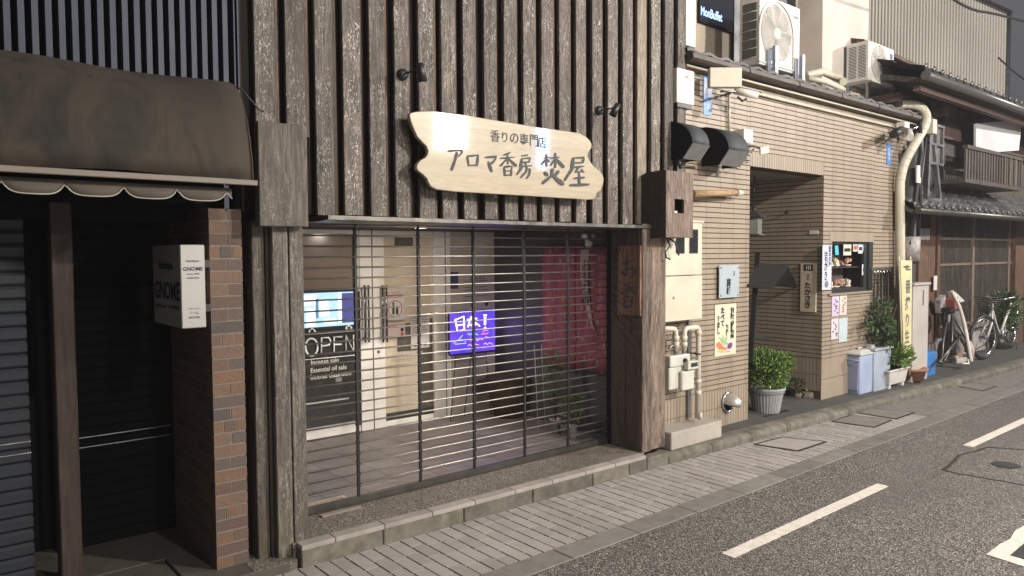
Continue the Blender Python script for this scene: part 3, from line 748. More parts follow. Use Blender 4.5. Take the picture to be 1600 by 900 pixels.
ST = [([(347,382),(400,376),(460,376),(455,398),(432,420)],14),([(418,392),(405,450),(377,528)],21),
 ([(500,425),(512,495)],17),([(505,420),(583,413),(577,495)],17),([(512,492),(578,490)],13),
 ([(640,430),(728,424),(712,455),(682,482)],16),([(665,465),(690,540)],19),
 ([(785,412),(835,392)],13),([(760,437),(868,429)],11),([(814,400),(816,482)],14),([(810,440),(760,496)],16),([(822,442),(882,496)],19),
 ([(788,503),(794,575)],12),([(788,503),(848,500),(842,573)],14),([(797,536),(842,534)],8),([(796,569),(842,567)],11),
 ([(922,418),(972,412)],11),([(925,440),(990,434),(984,466),(930,468)],11),([(925,440),(918,520),(888,562)],17),([(952,476),(957,490)],12),([(928,502),(1002,494)],11),([(965,500),(960,540),(918,588)],12),([(963,522),(990,520),(982,570),(964,592)],13),
 ([(1090,436),(1140,430)],10),([(1118,405),(1118,502)],13),([(1115,442),(1078,488)],12),([(1122,445),(1142,466)],12),([(1150,436),(1218,428)],12),([(1187,398),(1187,508)],17),([(1183,442),(1150,492)],13),([(1192,442),(1252,506)],22),
 ([(1103,545),(1125,572)],20),([(1212,535),(1190,570)],18),([(1165,520),(1158,572),(1088,632)],20),([(1163,562),(1200,602),(1247,640)],27),
 ([(1322,435),(1408,430),(1402,472)],14),([(1325,474),(1400,470)],11),([(1327,435),(1318,520),(1262,606)],20),([(1335,506),(1408,500)],12),([(1370,508),(1343,542)],12),([(1343,543),(1402,538)],10),([(1390,520),(1408,547)],11),([(1372,545),(1375,638)],14),([(1333,592),(1412,587)],14),([(1303,646),(1446,641)],18)]
m_let = pbr('dark_blue_grey_lettering', (.015,.02,.028), .6, grime=0, bump=0)
strokes(MB(), ST, lambda x, y: zp(x, y, 3.999), nf).build('lettering', m_let, sg)
mb_ = None
for i, ch in enumerate('香りの専門店'):
    uu = (718,793,868,945,1022,1085)[i]; vv = (262,272,280,290,298,312)[i]
    text(sg, ch, zp(uu, vv, 3.9985), .082 if ch not in 'りの' else .07, m_let, bold=.006)

def spotlight(name, label, b, e, hd, hr):
    o = thing(name, label, 'lamp', tuple(b), 'sign spotlights on the boards')
    MB().lathe(b, [(.001,.03),(.034,.028),(.038,.0)], 18, (0,-1,0)).build('base', m_black, o)
    MB().tube([Vector(b)+Vector((0,-.02,0)), e], .0065, 8).build('arm', m_black, o)
    d = Vector(hd).normalized()
    MB().lathe(e, [(.001,-.03),(.022,-.03),(.026,.02),(.03,hr),(.026,hr),(.02,hr-.03)], 18, d).build('lamp_head', m_black, o)
    return o
b = F(628,117,YB); spotlight('spotlight', 'unlit black spotlight on a short arm above the left end of the pale name board', b, F(657,106,3.93), (.25,.1,-1), .085)
b = F(935,173,YB); spotlight('spotlight', 'unlit black spotlight on a short arm above the right end of the pale name board', b, F(963,168,3.93), (-.35,.15,-.75), .07)

# grille shutter ------------------------------------------------
GY = 4.45
gr = thing('grille_shutter', 'closed open-bar roller grille across the timber shop entrance', 'shutter', (3.4, GY, .13))
m_bar2 = pbr('grille_bar_metal', (.40,.37,.32), .38, .85, nz=30, grime=.35, gcol=(.1,.08,.05), bump=.1)
mb = MB(); z = 1.93; 
while z > .2:
    mb.tube([(1.83,GY,z),(4.82,GY,z)], .0058, 8, rnd=.5); z -= .0697
mb.tube([(1.83,GY,2.0),(4.82,GY,2.0)], .0075, 8)
mb.build('bar', m_bar2, gr)
for x in (2.335,2.829,3.314,3.818,4.30):
    mb = MB(); mb.bx(x-.008, x+.008, GY-.009, GY+.009, .15, 2.02); z = 1.93
    while z > .2: mb.bx(x-.011, x+.011, GY-.012, GY+.012, z-.011, z+.011); z -= .0697
    mb.build('link_strip', m_black, gr)
m_rail = pbr('dull_rail_metal', (.09,.085,.075), .4, .7, nz=12, grime=.3, bump=.1)
MB().bx(1.83,4.80,GY-.018,GY+.018,.133,.175).bx(1.83,4.80,GY-.03,GY+.03,.1285,.133).build('bottom_rail', m_rail, gr, bevel=.003)
MB().bx(1.812,1.835,GY-.02,GY+.02,.13,2.0).bx(4.805,4.83,GY-.03,GY+.03,.13,2.02).build('guide_rail', m_rail, gr)
mb = MB()
for i in range(24): mb.bx(1.90+.017*i, 1.911+.017*i, 4.485, 4.625, .129, .137)
a = mb.bx(1.885,2.32,4.475,4.485,.129,.138).bx(1.885,2.32,4.625,4.635,.129,.138).bx(1.885,2.32,4.486,4.624,.1285,.131).build('floor_grate', pbr('rusty_grate',(.50,.40,.33),.6,.0,nz=20,grime=.3,bump=.2))
tag(a, 'rusty little drain grate in the floor at the left foot of the grille', 'grate')
a = MB().bx(2.02,2.30,4.345,4.385,.1275,.136).build('floor_stopper', pbr('worn_plate',(.25,.20,.17),.6,nz=20,grime=.4)); tag(a, 'dark metal floor plate just outside the grille at its left end', 'plate')

# window display ------------------------------------------------
def panel(name, label, cat, u0, v0, u1, v1, y, th, mat, group=None, bev=.001):
    uc, vc = (u0+u1)/2, (v0+v1)/2
    xa, xb = F(u0,vc,y).x, F(u1,vc,y).x; za, zb_ = F(uc,v1,y).z, F(uc,v0,y).z
    o = MB().bx(xa, xb, y, y+th, za, zb_).build(name, mat)
    o['dim'] = [xa, xb, za, zb_]
    return tag(o, label, cat, group)
wy = YR-.03
tv = thing('television', 'bright flat screen glowing in the window behind the left end of the grille', 'television', tuple(F(513,510,wy)))
xa, xb, za, zb_ = F(470,485,wy).x, F(554,485,wy).x, F(513,514,wy).z, F(513,454,wy).z
MB().bx(xa, xb, wy, wy+.03, za, zb_).build('casing', m_black, tv, bevel=.003)
def tvp(name, col, s, u0, v0, u1, v1, d):
    MB().bx(F(u0,480,wy).x, F(u1,480,wy).x, wy-.002-d*.0006, wy-.001-d*.0006, F(513,v1,wy).z, F(513,v0,wy).z).build(name, glow('screen_%d' % d, col, s), tv)
tvp('screen', (.42,.66,.95), 1.15, 473,457,552,510, 0)
tvp('picture', (.85,.95,1), 1.3, 473,460,495,476, 1)
tvp('picture', (.9,.96,1), 1.4, 478,480,492,508, 2)
tvp('picture', (.8,.93,1), 1.3, 499,468,514,494, 3)
tvp('picture', (.09,.10,.32), .8, 534,459,552,506, 4)
tvp('picture', (.88,.96,1), 1.4, 528,458,533,506, 5)
tvp('picture', (.12,.28,.5), .8, 493,466,497,496, 6)
tvp('picture', (.75,.9,1), 1.2, 505,497,525,507, 7)
sb = thing('open_sign', 'black board with a white tube OPEN sign and white lettering below the screen', 'sign', tuple(F(515,660,wy)))
xa, xb = F(470,585,wy).x, F(560,585,wy).x; za = F(515,664,wy).z; zb_ = F(515,513,wy).z
MB().bx(xa, xb, wy+.002, wy+.02, za, zb_).build('board', pbr('dark_grey_board',(.022,.022,.022),.25,grime=.1,bump=0), sb)
mt = pbr('unlit_white_tube', (.9,.9,.88), .3, grime=0, bump=0)
def op(x, y): return F(470+x/5, 440+y/5, wy-.012)     # from the enlarged crop of the sign
mb = MB()
cxo, cyo = 83, 512
mb.tube([op(cxo+48*math.cos(t_), cyo+68*math.sin(t_)) for t_ in [2*math.pi*k/20 for k in range(21)]], .009, 7)
mb.tube([op(160,572),op(162,440),op(215,437),op(232,462),op(222,495),op(165,505)], .008, 7)
mb.tube([op(325,552),op(258,558),op(260,432),op(322,430)], .008, 7).tube([op(262,492),op(318,490)], .008, 7)
mb.tube([op(352,548),op(352,420),op(413,545),op(412,415)], .008, 7)
mb.build('lettering', mt, sb)
MB().tube([op(30,415),op(420,385)], .004, 6).tube([op(25,612),op(425,575)], .004, 6).build('trim', mt, sb)
for (x, y) in ((88,385),(375,360)):
    mb = MB()
    for dx_, dy_ in ((-14,4),(0,-6),(14,4),(0,8)): mb.disc(op(x+dx_,y+dy_), .018, 12, (0,-1,0))
    mb.build('flower_clip', mt, sb)
def optext(s, x, y, w_, h_): 
    a_, b_ = op(x-w_/2, y), op(x+w_/2, y); text(sb, s, op(x, y)+Vector((0,.006,0)), h_/5*.0060, m_wtext, w=(b_-a_).length, bold=.012)
optext('Incense sale', 192, 622, 215, 40); optext('Essential oil sale', 222, 680, 280, 36); optext('Incense classroom', 240, 728, 315, 44)
MB().bx(op(275,780).x, op(325,780).x, wy-.004, wy, op(300,783).z, op(300,750).z).build('badge', pbr('grey_badge',(.2,.2,.2)), sb)
MB().bx(xa, F(545,640,wy).x, wy-.006, wy, F(510,628,wy).z, F(510,626,wy).z).build('shelf_edge', m_offw, sb)
# posters on the door
m_paper = pbr('poster_white', (.52,.50,.47), .6, nz=3, grime=.05, bump=0)
m_pink = pbr('poster_pink', (.5,.38,.37), .6, nz=3, grime=.05, bump=0)
py_ = YR-.006
p = panel('warning_poster', 'white door poster with a red ring round two dark figures', 'poster', 602,453,632,500, py_, .003, m_paper)
d = p['dim']; xc = (d[0]+d[1])/2; zc = d[2]+(d[3]-d[2])*.38; rr = (d[1]-d[0])*.36
mb = MB(); mb.tube([(xc+rr*math.cos(a_), py_-.002, zc+rr*math.sin(a_)) for a_ in [2*math.pi*k/28 for k in range(29)]], .004, 5); mb.bx(d[0]+.01,d[1]-.01,py_-.002,py_,d[3]-.075,d[3]-.045)
mb.build('red_mark', m_red, p)
mb = MB(); mb.bx(xc-.03,xc-.008,py_-.002,py_,zc-.055,zc+.04).disc((xc-.019,py_,zc+.052),.012,10,(0,-1,0),.002).bx(xc+.01,xc+.035,py_-.002,py_,zc-.055,zc-.005).disc((xc+.022,py_,zc+.006),.011,10,(0,-1,0),.002)
mb.build('figure', m_ink, p); text(p, 'おねがい', (xc,py_,d[3]-.025), .022, m_ink, w=(d[1]-d[0])*.8)
p = panel('door_notice', 'pale pink notice with a small red mark under the ring poster on the door', 'poster', 602,505,633,527, py_, .003, m_pink)
d = p['dim']; text(p, '営業時間のご案内', ((d[0]+d[1])/2,py_,d[3]-.02), .02, m_red, w=(d[1]-d[0])*.8)
MB().disc((d[1]-.035,py_,d[2]+.07),.018,12,(0,-1,0),.002).build('portrait', m_ink, p); MB().bx(d[1]-.05,d[1]-.02,py_-.002,py_,d[2]+.005,d[2]+.045).build('red_mark', m_red, p)
p = panel('door_notice', 'tall two-column notice at the right side of the glass door', 'poster', 642,490,671,544, py_, .003, m_paper)
d = p['dim']; mb = MB()
for k in range(11):
    for c_ in (0,1):
        xa_ = d[0]+.012+c_*(d[1]-d[0])*.5; mb.bx(xa_, xa_+(d[1]-d[0])*.40*R.uniform(.6,1), py_-.0015, py_, d[3]-.03-.019*k, d[3]-.022-.019*k)
mb.build('text_line', pbr('grey_text',(.2,.15,.15),.6,grime=0,bump=0), p)
MB().bx(d[0]+.01,d[1]-.01,py_-.0016,py_,d[3]-.018,d[3]-.008).build('heading', m_red, p)
mb = MB(); [mb.disc((x_,py_,d[2]+.035),.016,12,(0,-1,0),.002) for x_ in (d[0]+.05,d[1]-.05)]; mb.build('portrait', m_ink, p)
y_ = YR-.004
p = panel('blue_sticker', 'small dark blue sticker on the pale wall above the violet light board', 'sticker', 702,425,716,451, y_, .003, pbr('navy_sticker',(.03,.05,.12),.4,grime=0,bump=0))
p = panel('wall_notice', 'large pale notice with rows of print above the violet light board', 'poster', 724,432,768,483, y_, .003, pbr('grey_paper',(.40,.36,.32),.6,grime=.05,bump=0))
d = p['dim']; mb = MB()
for k in range(6): mb.bx(d[0]+.02, d[1]-.02-R.uniform(0,.05), y_-.0015, y_, d[3]-.05-.032*k, d[3]-.044-.032*k)
mb.build('text_line', m_ink, p); text(p, '営業時間', ((d[0]+d[1])/2,y_,d[3]-.02), .03, m_ink, w=.2)
mb = MB(); [mb.disc((x_,y_,d[2]+.05),.022,12,(0,-1,0),.002) for x_ in (d[0]+.12,d[1]-.07)]; mb.build('portrait', m_ink, p)
# violet light board on an easel
LY = 6.0
lb = thing('light_board', 'violet glowing writing board on an easel behind the grille', 'sign', (F(738,550,LY).x, LY, .13))
xa, xb, za, zb_ = F(703,520,LY).x, F(773,520,LY).x, F(738,550,LY).z, F(738,488,LY).z
MB().bx(xa-.012, xb+.012, LY+.001, LY+.02, za-.012, zb_+.012).build('frame', m_black, lb, bevel=.003)
gm, t, bs = nodes('violet_glow'); vec, _ = coords(t, (1,1,1))
c = mixc(t, ramp(t, noise(t, vec, 4, 3), .35, .65), (.035,.03,.75), (.16,.06,.85))
t.links.new(c, bs.inputs['Emission Color']); bs.inputs['Emission Strength'].default_value = 1.25; bs.inputs['Base Color'].default_value = (.02,.01,.1,1)
MB().bx(xa, xb, LY-.004, LY, za, zb_).build('panel', gm, lb)
def lp(x, y): return F(690+x/5.62, 400+y/5.62, LY-.008)
gw = glow('neon_pink_white', (1,.75,.95), 2.2)
mb = MB()
for s_ in ([(120,560),(140,660),(200,645),(195,530),(118,562)],[(130,612),(205,598)],[(225,560),(310,548)],[(262,530),(230,625)],[(268,560),(335,615)],[(270,535),(272,640)],[(245,608),(300,602)]): mb.tube([lp(*q) for q in s_], .0075, 6)
mb.tube([lp(382,518),lp(380,605)], .012, 6).tube([lp(368,518),lp(396,518)], .006, 6).disc(lp(382,632), .013, 10, (0,-1,0))
mb.build('lettering', gw, lb)
def neon(nm, col, s, segs, r_=.004):
    mb = MB(); [mb.tube([lp(*q) for q in s_], r_, 5) for s_ in segs]; mb.build('lettering', glow(nm, col, s), lb)
neon('neon_blue', (.3,.55,1), 1.6, [[(105,768),(150,735),(205,740),(212,765),(120,775)],[(140,745),(185,695)]])
neon('neon_green', (.1,.9,.6), 1.3, [[(228,690),(238,680),(250,695),(262,682),(275,694),(300,684),(320,692)]])
neon('neon_red', (1,.25,.3), 1.5, [[(352,690),(358,678),(368,690),(376,676),(390,688),(412,670)],[(362,660),(408,650)]])
neon('neon_pink', (1,.4,.9), 1.5, [[(255,745),(265,735),(278,748),(300,735),(315,742),(340,728),(365,735)],[(232,790),(245,775),(262,788),(280,772),(325,780)],[(370,775),(385,762),(400,778),(420,760),(448,775)],[(385,708),(408,715)]])
mb = MB(); mb.tube([(xa+.02,LY+.03,.13),(xa+.09,LY+.03,za)], .007, 6).tube([(xb-.03,LY+.03,.13),(xb-.1,LY+.03,za)], .007, 6).tube([((xa+xb)/2,LY+.16,.13),((xa+xb)/2,LY+.03,za)], .007, 6).bar((xa,LY-.0,za-.015),(xb,LY,za-.015),.02,.012)
mb.build('easel', m_rail, lb)
point('light_board_glow', (xb+.06, LY-.02, (za+zb_)/2), 1.2, (.22,.12,1), .1)
# banner curtain on the right wall
m_red1, t, bs = nodes('red_patterned_cloth')
vec, _ = coords(t, (1,1.0,.45))
vo = t.nodes.new('ShaderNodeTexVoronoi'); vo.inputs['Scale'].default_value = 17; t.links.new(vec, vo.inputs['Vector'])
n1 = noise(t, vec, 12, 4, .6, 1.0)
c = mixc(t, ramp(t, n1, .3, .7), (.22,.045,.075), (.33,.085,.12))
c = mixc(t, ramp(t, vo.outputs['Distance'], .2, .28, .75, 0), c, (.38,.24,.24))
c = mixc(t, ramp(t, noise(t, vec, 26, 3, .6, .6), .58, .66, 0, .8), c, (.08,.08,.28))
t.links.new(c, bs.inputs['Base Color']); bs.inputs['Roughness'].default_value = .8
CX = 4.9
ya, yc_ = 4.52, S(846,480,CX).y
cu = thing('banner_cloth', 'red patterned cloth banners hanging on the right inner wall behind the grille', 'banner', (CX, 5, .7))
def cloth(y0, y1, z0, z1, ph):
    rows = []
    for i in range(25):
        y = y0+(y1-y0)*i/24; rows.append([Vector((CX+.012*math.sin(y*38+ph)+.006*math.sin(z*9+y*20), y, z)) for z in [z0+(z1-z0)*k/8 for k in range(9)]])
    return MB().strip(rows)
zt2 = S(900,386,CX).z; zb2 = .71
for nm, a_, b_, ph in (('cloth_panel', ya, (ya+yc_)/2-.03, 0), ('cloth_panel', (ya+yc_)/2-.015, yc_, 2)):
    q = cloth(a_, b_, zb2, zt2, ph).build(nm, m_red1, cu); q.modifiers.new('t','SOLIDIFY').thickness = .004
m_pt = pbr('pale_cloth_print', (.36,.28,.26), .8, grime=.1, bump=0)
yq = 4.78; pts = [(yq+.09,zt2-.03),(yq-.02,zt2-.02),(yq-.0,zt2-.35),(yq-.06,zt2-.7),(yq-.1,zt2-.78),(yq-.04,zt2-.73),(yq+.06,zt2-.45),(yq+.1,zt2-.2)]
MB().prism([(CX-.024,a_,b_) for a_, b_ in pts], (.004,0,0)).build('print', m_pt, cu)
text(cu, 'おもち香', (CX-.026, yq+.02, zt2-.33), .42, m_ink, r=(0,-1,0), vertical=True, bold=.01)
MB().tube([(CX-.02,ya-.02,zt2+.01),(CX-.02,yc_+.02,zt2+.01)], .008, 6).build('rod', m_black, cu)
# big wooden tub, planters and plants in the recess
def fo(n): return n
c = G(800,660,.13); c = Vector((4.78, 6.0, .13)); 
c = F(797,640,5.85); c = Vector((c.x-.02, 5.85, .13))
tub = thing('wooden_tub', 'wide dark wooden tub on the entrance floor beside the light board', 'tub', tuple(c))
MB().lathe(c, [(.001,0),(.15,0),(.19,.2),(.235,.40),(.245,.415),(.225,.415),(.17,.2),(.001,.1)], 20).build('body', wood('tub_wood',(.04,.025,.016),(.14,.085,.05),0,rv=.1), tub)
m_pot = pbr('white_glazed_pot', (.42,.40,.38), .35, nz=5, grime=.2, bump=.03)
m_leaf = pbr('leaf_green', (.055,.10,.025), .5, nz=20, var=.4, grime=0, rv=.45, bump=0)
m_leafd = pbr('leaf_dark', (.045,.085,.026), .5, nz=20, var=.4, grime=0, rv=.45, bump=0)
m_leafb = pbr('leaf_bright', (.12,.20,.04), .45, nz=20, var=.3, grime=0, rv=.4, bump=0)
m_stem = pbr('stem', (.06,.05,.03), .8, grime=0)
def pot_plant(name, label, u, v, r, h, fol, mleaf=None, pm=None, n=160, ls=.05, stem=.3, spread=(.09,.09,.2), zb=.13, pot='pot'):
    c = G(u, v, zb); o = thing(name, label, 'potted plant', (c.x, c.y, zb))
    MB().lathe(c, [(.001,0),(r*.75,0),(r,h*.93),(r*1.08,h*.94),(r*1.08,h),(r*.92,h),(r*.9,h*.9),(.001,h*.88)], 20).build(pot, pm or m_pot, o)
    mb = MB()
    for k in range(5): mb.tube([c+Vector((0,0,h*.85)), c+Vector((R.uniform(-1,1)*spread[0]*.3,R.uniform(-1,1)*spread[1]*.3,h+stem*.5)), c+Vector((R.uniform(-1,1)*spread[0]*.7,R.uniform(-1,1)*spread[1]*.7,h+stem+spread[2]*.5))], [.005,.004,.002], 5)
    mb.build('stem', m_stem, o)
    MB().leaves(c+Vector((0,0,h+stem)), spread, n, ls, rs=len(label)).build('foliage', mleaf or m_leaf, o)
    return o
pot_plant('potted_shrub', 'tall thin shrub in a round white pot inside the grille', 868,676,.055,.13,0, spread=(.1,.1,.27), n=150, ls=.055, stem=.4)
pot_plant('potted_shrub', 'leafy plant in a small tapered white pot nearest the grille', 893,684,.05,.115,0, spread=(.1,.1,.14), n=110, ls=.07, stem=.17)
mb = MB(); c = G(862,676,.13)
for dx_ in (-.06,.03): mb.tube([(c.x+dx_,c.y+.12,.14),(c.x+dx_-.03,c.y+.14,.95)], .003, 5)
tag(mb.build('plant_stake', m_cream), 'two thin pale stakes standing behind the thin shrub inside the grille', 'stake')
o = thing('hanging_charm', 'pale round charms on a thread under the ceiling in front of the red cloth', 'ornament', tuple(F(918,380,4.7)))
mb = MB(); [mb.lathe(F(u_,v_,4.7), [(.001,-r1),(r1,-r1*.5),(r1,r1*.5),(.001,r1)], 10) for u_, v_, r1 in ((913,369,.03),(920,381,.035),(928,368,.022),(917,376,.02))]
mb.build('charm', m_offw, o); MB().tube([F(918,376,4.7), Vector((F(918,376,4.7).x,4.7,2.04))], .003, 5).build('thread', m_black, o)
# hanging wooden plaque on the side of the right post
pq = thing('hanging_plaque', 'brown wooden plaque with two brush characters hung on the inner side of the right post', 'sign', (4.735, 4.19, 1.35))
m_plq = wood('plaque_wood', (.10,.05,.03), (.30,.15,.09), .05, rv=.05, gs=.7, bump=.2)
PX = 4.722; y0_, y1_ = S(1000,440,PX).y, S(965,440,PX).y; z0_, z1_ = S(983,493,PX).z, S(983,384,PX).z
MB().bx(PX, PX+.022, y0_, y1_, z0_, z1_).build('board', m_plq, pq, bevel=.003)
def qq(x, y): return S(940+x/2.65, 380+y/2.65, PX)
ST2 = [([(92,78),(125,74)],5),([(102,55),(106,120),(96,138),(86,122),(100,108),(135,104),(140,122),(126,136)],7),([(128,64),(140,76)],5),
 ([(98,172),(122,162)],5),([(80,190),(142,184)],6),([(110,168),(110,212)],6),([(106,192),(82,212)],6),([(114,192),(144,212)],7),([(94,222),(98,262),(122,262),(128,222),(96,220)],6),([(98,242),(124,240)],4)]
strokes(MB(), ST2, qq, (-1,0,0)).build('lettering', m_ink, pq)
# meter box on the right corner
mbx = thing('meter_box', 'weathered timber meter housing with a small square peephole beside the right post', 'box', (5.03, 3.86, 1.95))
bx0, bx1, by0 = 4.852, 5.212, 3.856
z0_, z1_ = F(1061,371,by0).z, F(1061,268,by0).z
hx0, hx1, hz0, hz1 = F(1054,322,by0).x, F(1069,322,by0).x, F(1061,333,by0).z, F(1061,311,by0).z
mfront = wood('meter_box_front', (.10,.065,.05), (.30,.215,.165), .6, rv=.05, gs=.8, flcol=(.42,.37,.32))
mb = MB(); mb.bx(bx0,hx0,by0,by0+.02,z0_,z1_,.5).bx(hx1,bx1,by0,by0+.02,z0_,z1_,.5).bx(hx0,hx1,by0,by0+.02,z0_,hz0,.5).bx(hx0,hx1,by0,by0+.02,hz1,z1_,.5)
mb.build('front', mfront, mbx)
MB().prism([(bx0-.004,by0+.006,z0_),(bx0-.004,YB-.002,z0_-.012),(bx0-.004,YB-.002,z1_-.03),(bx0-.004,YB-.05,z1_+.0),(bx0-.004,by0+.006,z1_+.004)], (.02,0,0)).build('side', m_dkpost, mbx)
MB().bx(bx0+.017,bx1-.002,by0+.1,YB+.03,z0_+.01,z1_-.01).build('core', m_dark, mbx)
MB().bx(bx1-.02,bx1+.002,by0+.021,YB+.1,z0_,z1_).build('side', m_dkpost, mbx)
MB().bx(hx0,(hx0+hx1)/2,by0+.06,by0+.08,hz0,hz1).build('meter', m_steel, mbx); MB().bx(hx0,(hx0+hx1)/2+.01,by0+.03,by0+.055,hz0,hz0+.02).build('label_plate', m_cream, mbx)
mb = MB(); c = F(1047,375,3.98)
mb.tube([c+Vector((0,.02,.02)),c+Vector((.07,0,-.02)),c+Vector((.09,-.01,-.1)),c+Vector((.11,-.01,-.13))], .008, 6)
mb.tube([c+Vector((-.02,.02,.02)),c+Vector((-.0,0,-.05)),c+Vector((-.06,0,-.1)),c+Vector((-.05,0,-.15)),c+Vector((0,0,-.165))], .007, 6)
mb.build('cable', m_black, mbx)
# ================================================================ things on the tiled house
WY = TY-.002
def slab(name, label, cat, u0, v0, u1, v1, y, th, mat, group=None, **k): return panel(name, label, cat, u0, v0, u1, v1, y-th, th, mat, group)
# cream meter cabinet
cy = 4.05
o = thing('meter_cabinet', 'cream metal meter cabinet with two dark windows on the tiled wall', 'cabinet', tuple(F(1070,498,cy)))
xa, xb = 5.075, F(1097,420,cy).x; z0_, zm_, z1_ = F(1085,499,cy).z, F(1085,430,cy).z, F(1085,348,cy).z
MB().bx(xa, xb, cy, TY, zm_+.003, z1_).build('upper_case', m_cream, o, bevel=.004); MB().bx(xa, xb, cy-.004, TY, z0_, zm_-.003).build('lower_case', m_cream, o, bevel=.004)
MB().bx(xa-.01, xb+.012, cy-.012, TY, z1_+.001, z1_+.02).build('cap', m_cream, o, bevel=.003)
m_win = pbr('dark_meter_window', (.02,.024,.03), .15, grime=0, bump=0)
for u0, u1 in ((1056,1069),(1077,1090)):
    f = MB().bx(F(u0,377,cy).x, F(u1,377,cy).x, cy-.006, cy-.001, F(1075,396,cy).z, F(1075,358,cy).z).build('window', m_ink, o); 
    MB().bx(F(u0,377,cy).x+.008, F(u1,377,cy).x-.008, cy-.0075, cy-.0062, F(1075,394,cy).z, F(1075,360,cy).z).build('pane', m_win, f)
MB().lathe(F(1052,465,cy), [(.001,.012),(.012,.01),(.014,0)], 12, (0,-1,0)).build('lock', m_steel, o)
# gas meter and pipes
gy = 4.06
o = thing('gas_meter', 'grey white gas meter hanging below its two stub pipes', 'meter', tuple(F(1062,610,gy)))
P = lambda x, y, Y=gy: F(1040+x/4.5, 480+y/4.5, Y)
m_gas = pbr('meter_grey', (.50,.49,.43), .4, nz=5, grime=.3, gcol=(.2,.18,.12), bump=.05)
MB().bx(P(22,0).x, P(165,0).x, gy-.02, gy+.10, P(90,415).z, P(90,335).z).build('case', m_gas, o, bevel=.012, seg=2)
MB().bx(P(25,0).x, P(170,0).x, gy-.005, gy+.10, P(90,575).z, P(90,412).z).build('lower_case', m_gas, o, bevel=.015, seg=2)
MB().bx(P(90,0).x, P(178,0).x, gy-.045, gy-.004, P(130,580).z, P(130,440).z).build('front_cover', m_gas, o, bevel=.018, seg=3)
MB().bx(P(115,0).x, P(188,0).x, gy-.07, gy-.02, P(150,430).z, P(150,372).z).build('display', m_gas, o, bevel=.004)
MB().bx(P(135,0).x, P(182,0).x, gy-.072, gy-.0702, P(155,412).z, P(155,384).z).build('window', m_win, o)
MB().lathe(P(118,370), [(.001,.05),(.018,.045),(.018,0)], 12, (0,-1,0)).build('dial', m_ink, o)
gp = thing('gas_pipe', 'cream painted gas pipes with elbows running down the tiled wall to the concrete block', 'pipe', tuple(F(1090,655,gy)))
r_ = .024; m_pipe = pbr('cream_pipe', (.55,.50,.40), .45, nz=8, grime=.3, gcol=(.3,.22,.14), bump=.05)
def elbow(a, b, c, r=.045, n=5):
    a, b, c = map(Vector, (a, b, c)); p = b+(a-b).normalized()*r; q = b+(c-b).normalized()*r
    return [p*(1-t)**2+b*2*t*(1-t)+q*t*t for t in [k/n for k in range(n+1)]]
mb = MB(); g2 = 4.09
A = P(-25,152,g2); B = P(70,152,g2); C = P(72,300,g2); mb.tube([A]+elbow(A,B,C)+[C], r_, 12)
A = P(130,300,g2); B = P(132,150,g2); C = P(232,140,g2); D = P(226,780,g2)
mb.tube([A]+elbow(A,B,C)+elbow(B,C,D)+[D], r_, 12)
for (x, y) in ((72,218),(130,218),(72,262),(130,262),(230,180),(228,600),(228,520)):
    q = P(x, y, g2); mb.lathe(q, [(r_,-.022),(r_+.006,-.02),(r_+.006,.02),(r_,.022)], 12)
mb.build('pipe', m_pipe, gp)
MB().lathe(P(72,320,g2), [(.014,-.03),(.02,-.02),(.02,.03),(.014,.04)], 8).lathe(P(130,320,g2), [(.014,-.03),(.02,-.02),(.02,.03),(.014,.04)], 8).tube([P(20,290,g2),P(45,270,g2),P(60,285,g2)], .012, 6).build('coupling', m_steel, gp)
for y in (328,508): MB().lathe(P(228,y,g2), [(r_+.002,-.008),(r_+.005,0),(r_+.002,.008)], 12).bar(P(165,y-6,4.18), P(228,y-2,g2+.02), .01, .012).build('clamp', m_rail, gp)
q = G(1090,656,.27); MB().tube([P(244,790,4.0),P(246,740,4.0)], [.018,.014], 10).build('plug', m_pipe, gp)
x_ = P(170,0,4.18).x; MB().bx(x_-.022, x_+.022, 4.178, 4.2, .27, P(0,80,4.18).z).build('wall_duct', pbr('grey_duct',(.16,.15,.15),.5), gp)
# concrete block
c1 = G(1128,683,.09); o = MB().bx(5.085, F(1128,668,c1.y).x, c1.y, TY, .09, F(1128,657,c1.y).z).build('concrete_block', pbr('pale_concrete',(.33,.30,.26),.85,nz=4,grime=.6,gcol=(.14,.12,.09),bump=.4,bs_=60), bevel=.008)
tag(o, 'pale concrete block at the foot of the gas pipes', 'concrete block')
# vent hood
c = F(1137,628,TY-.005)
o = thing('vent_hood', 'round stainless steel vent hood low on the tiled wall', 'vent', tuple(c))
MB().lathe(c, [(.098,0),(.104,.004),(.10,.014),(.088,.016),(.088,0)], 28, (0,-1,0)).build('flange', m_chrome, o)
mb = MB(); rows = []
for i in range(13):
    th_ = math.pi*i/12                                    # from left over the top to the right
    row = []
    for j in range(9):
        ph = math.pi/2*1.25*j/8-.35
        rr = .088; d = Vector((-math.cos(th_)*math.sin(math.pi/2), 0, 0))
        a_ = math.pi*j/8                                 # elevation sweep from the rear top to the lower front
        x_ = -rr*math.cos(th_); s_ = math.sin(th_)
        y_ = -.15*s_*math.sin(a_*.62); z_ = rr*s_*math.cos(a_*.62)
        row.append(c+Vector((x_, y_, z_)))
    rows.append(row)
mb.strip(rows); q = mb.build('hood', m_chrome, o); q.modifiers.new('t','SOLIDIFY').thickness = .002
m_satin = pbr('satin_steel', (.55,.53,.49), .5, .75, nz=9, grime=.1, bump=.05); q.data.materials[0] = m_satin
MB().disc(c+Vector((0,-.003,0)), .086, 24, (0,-1,0), .001).build('opening', m_dark, o)

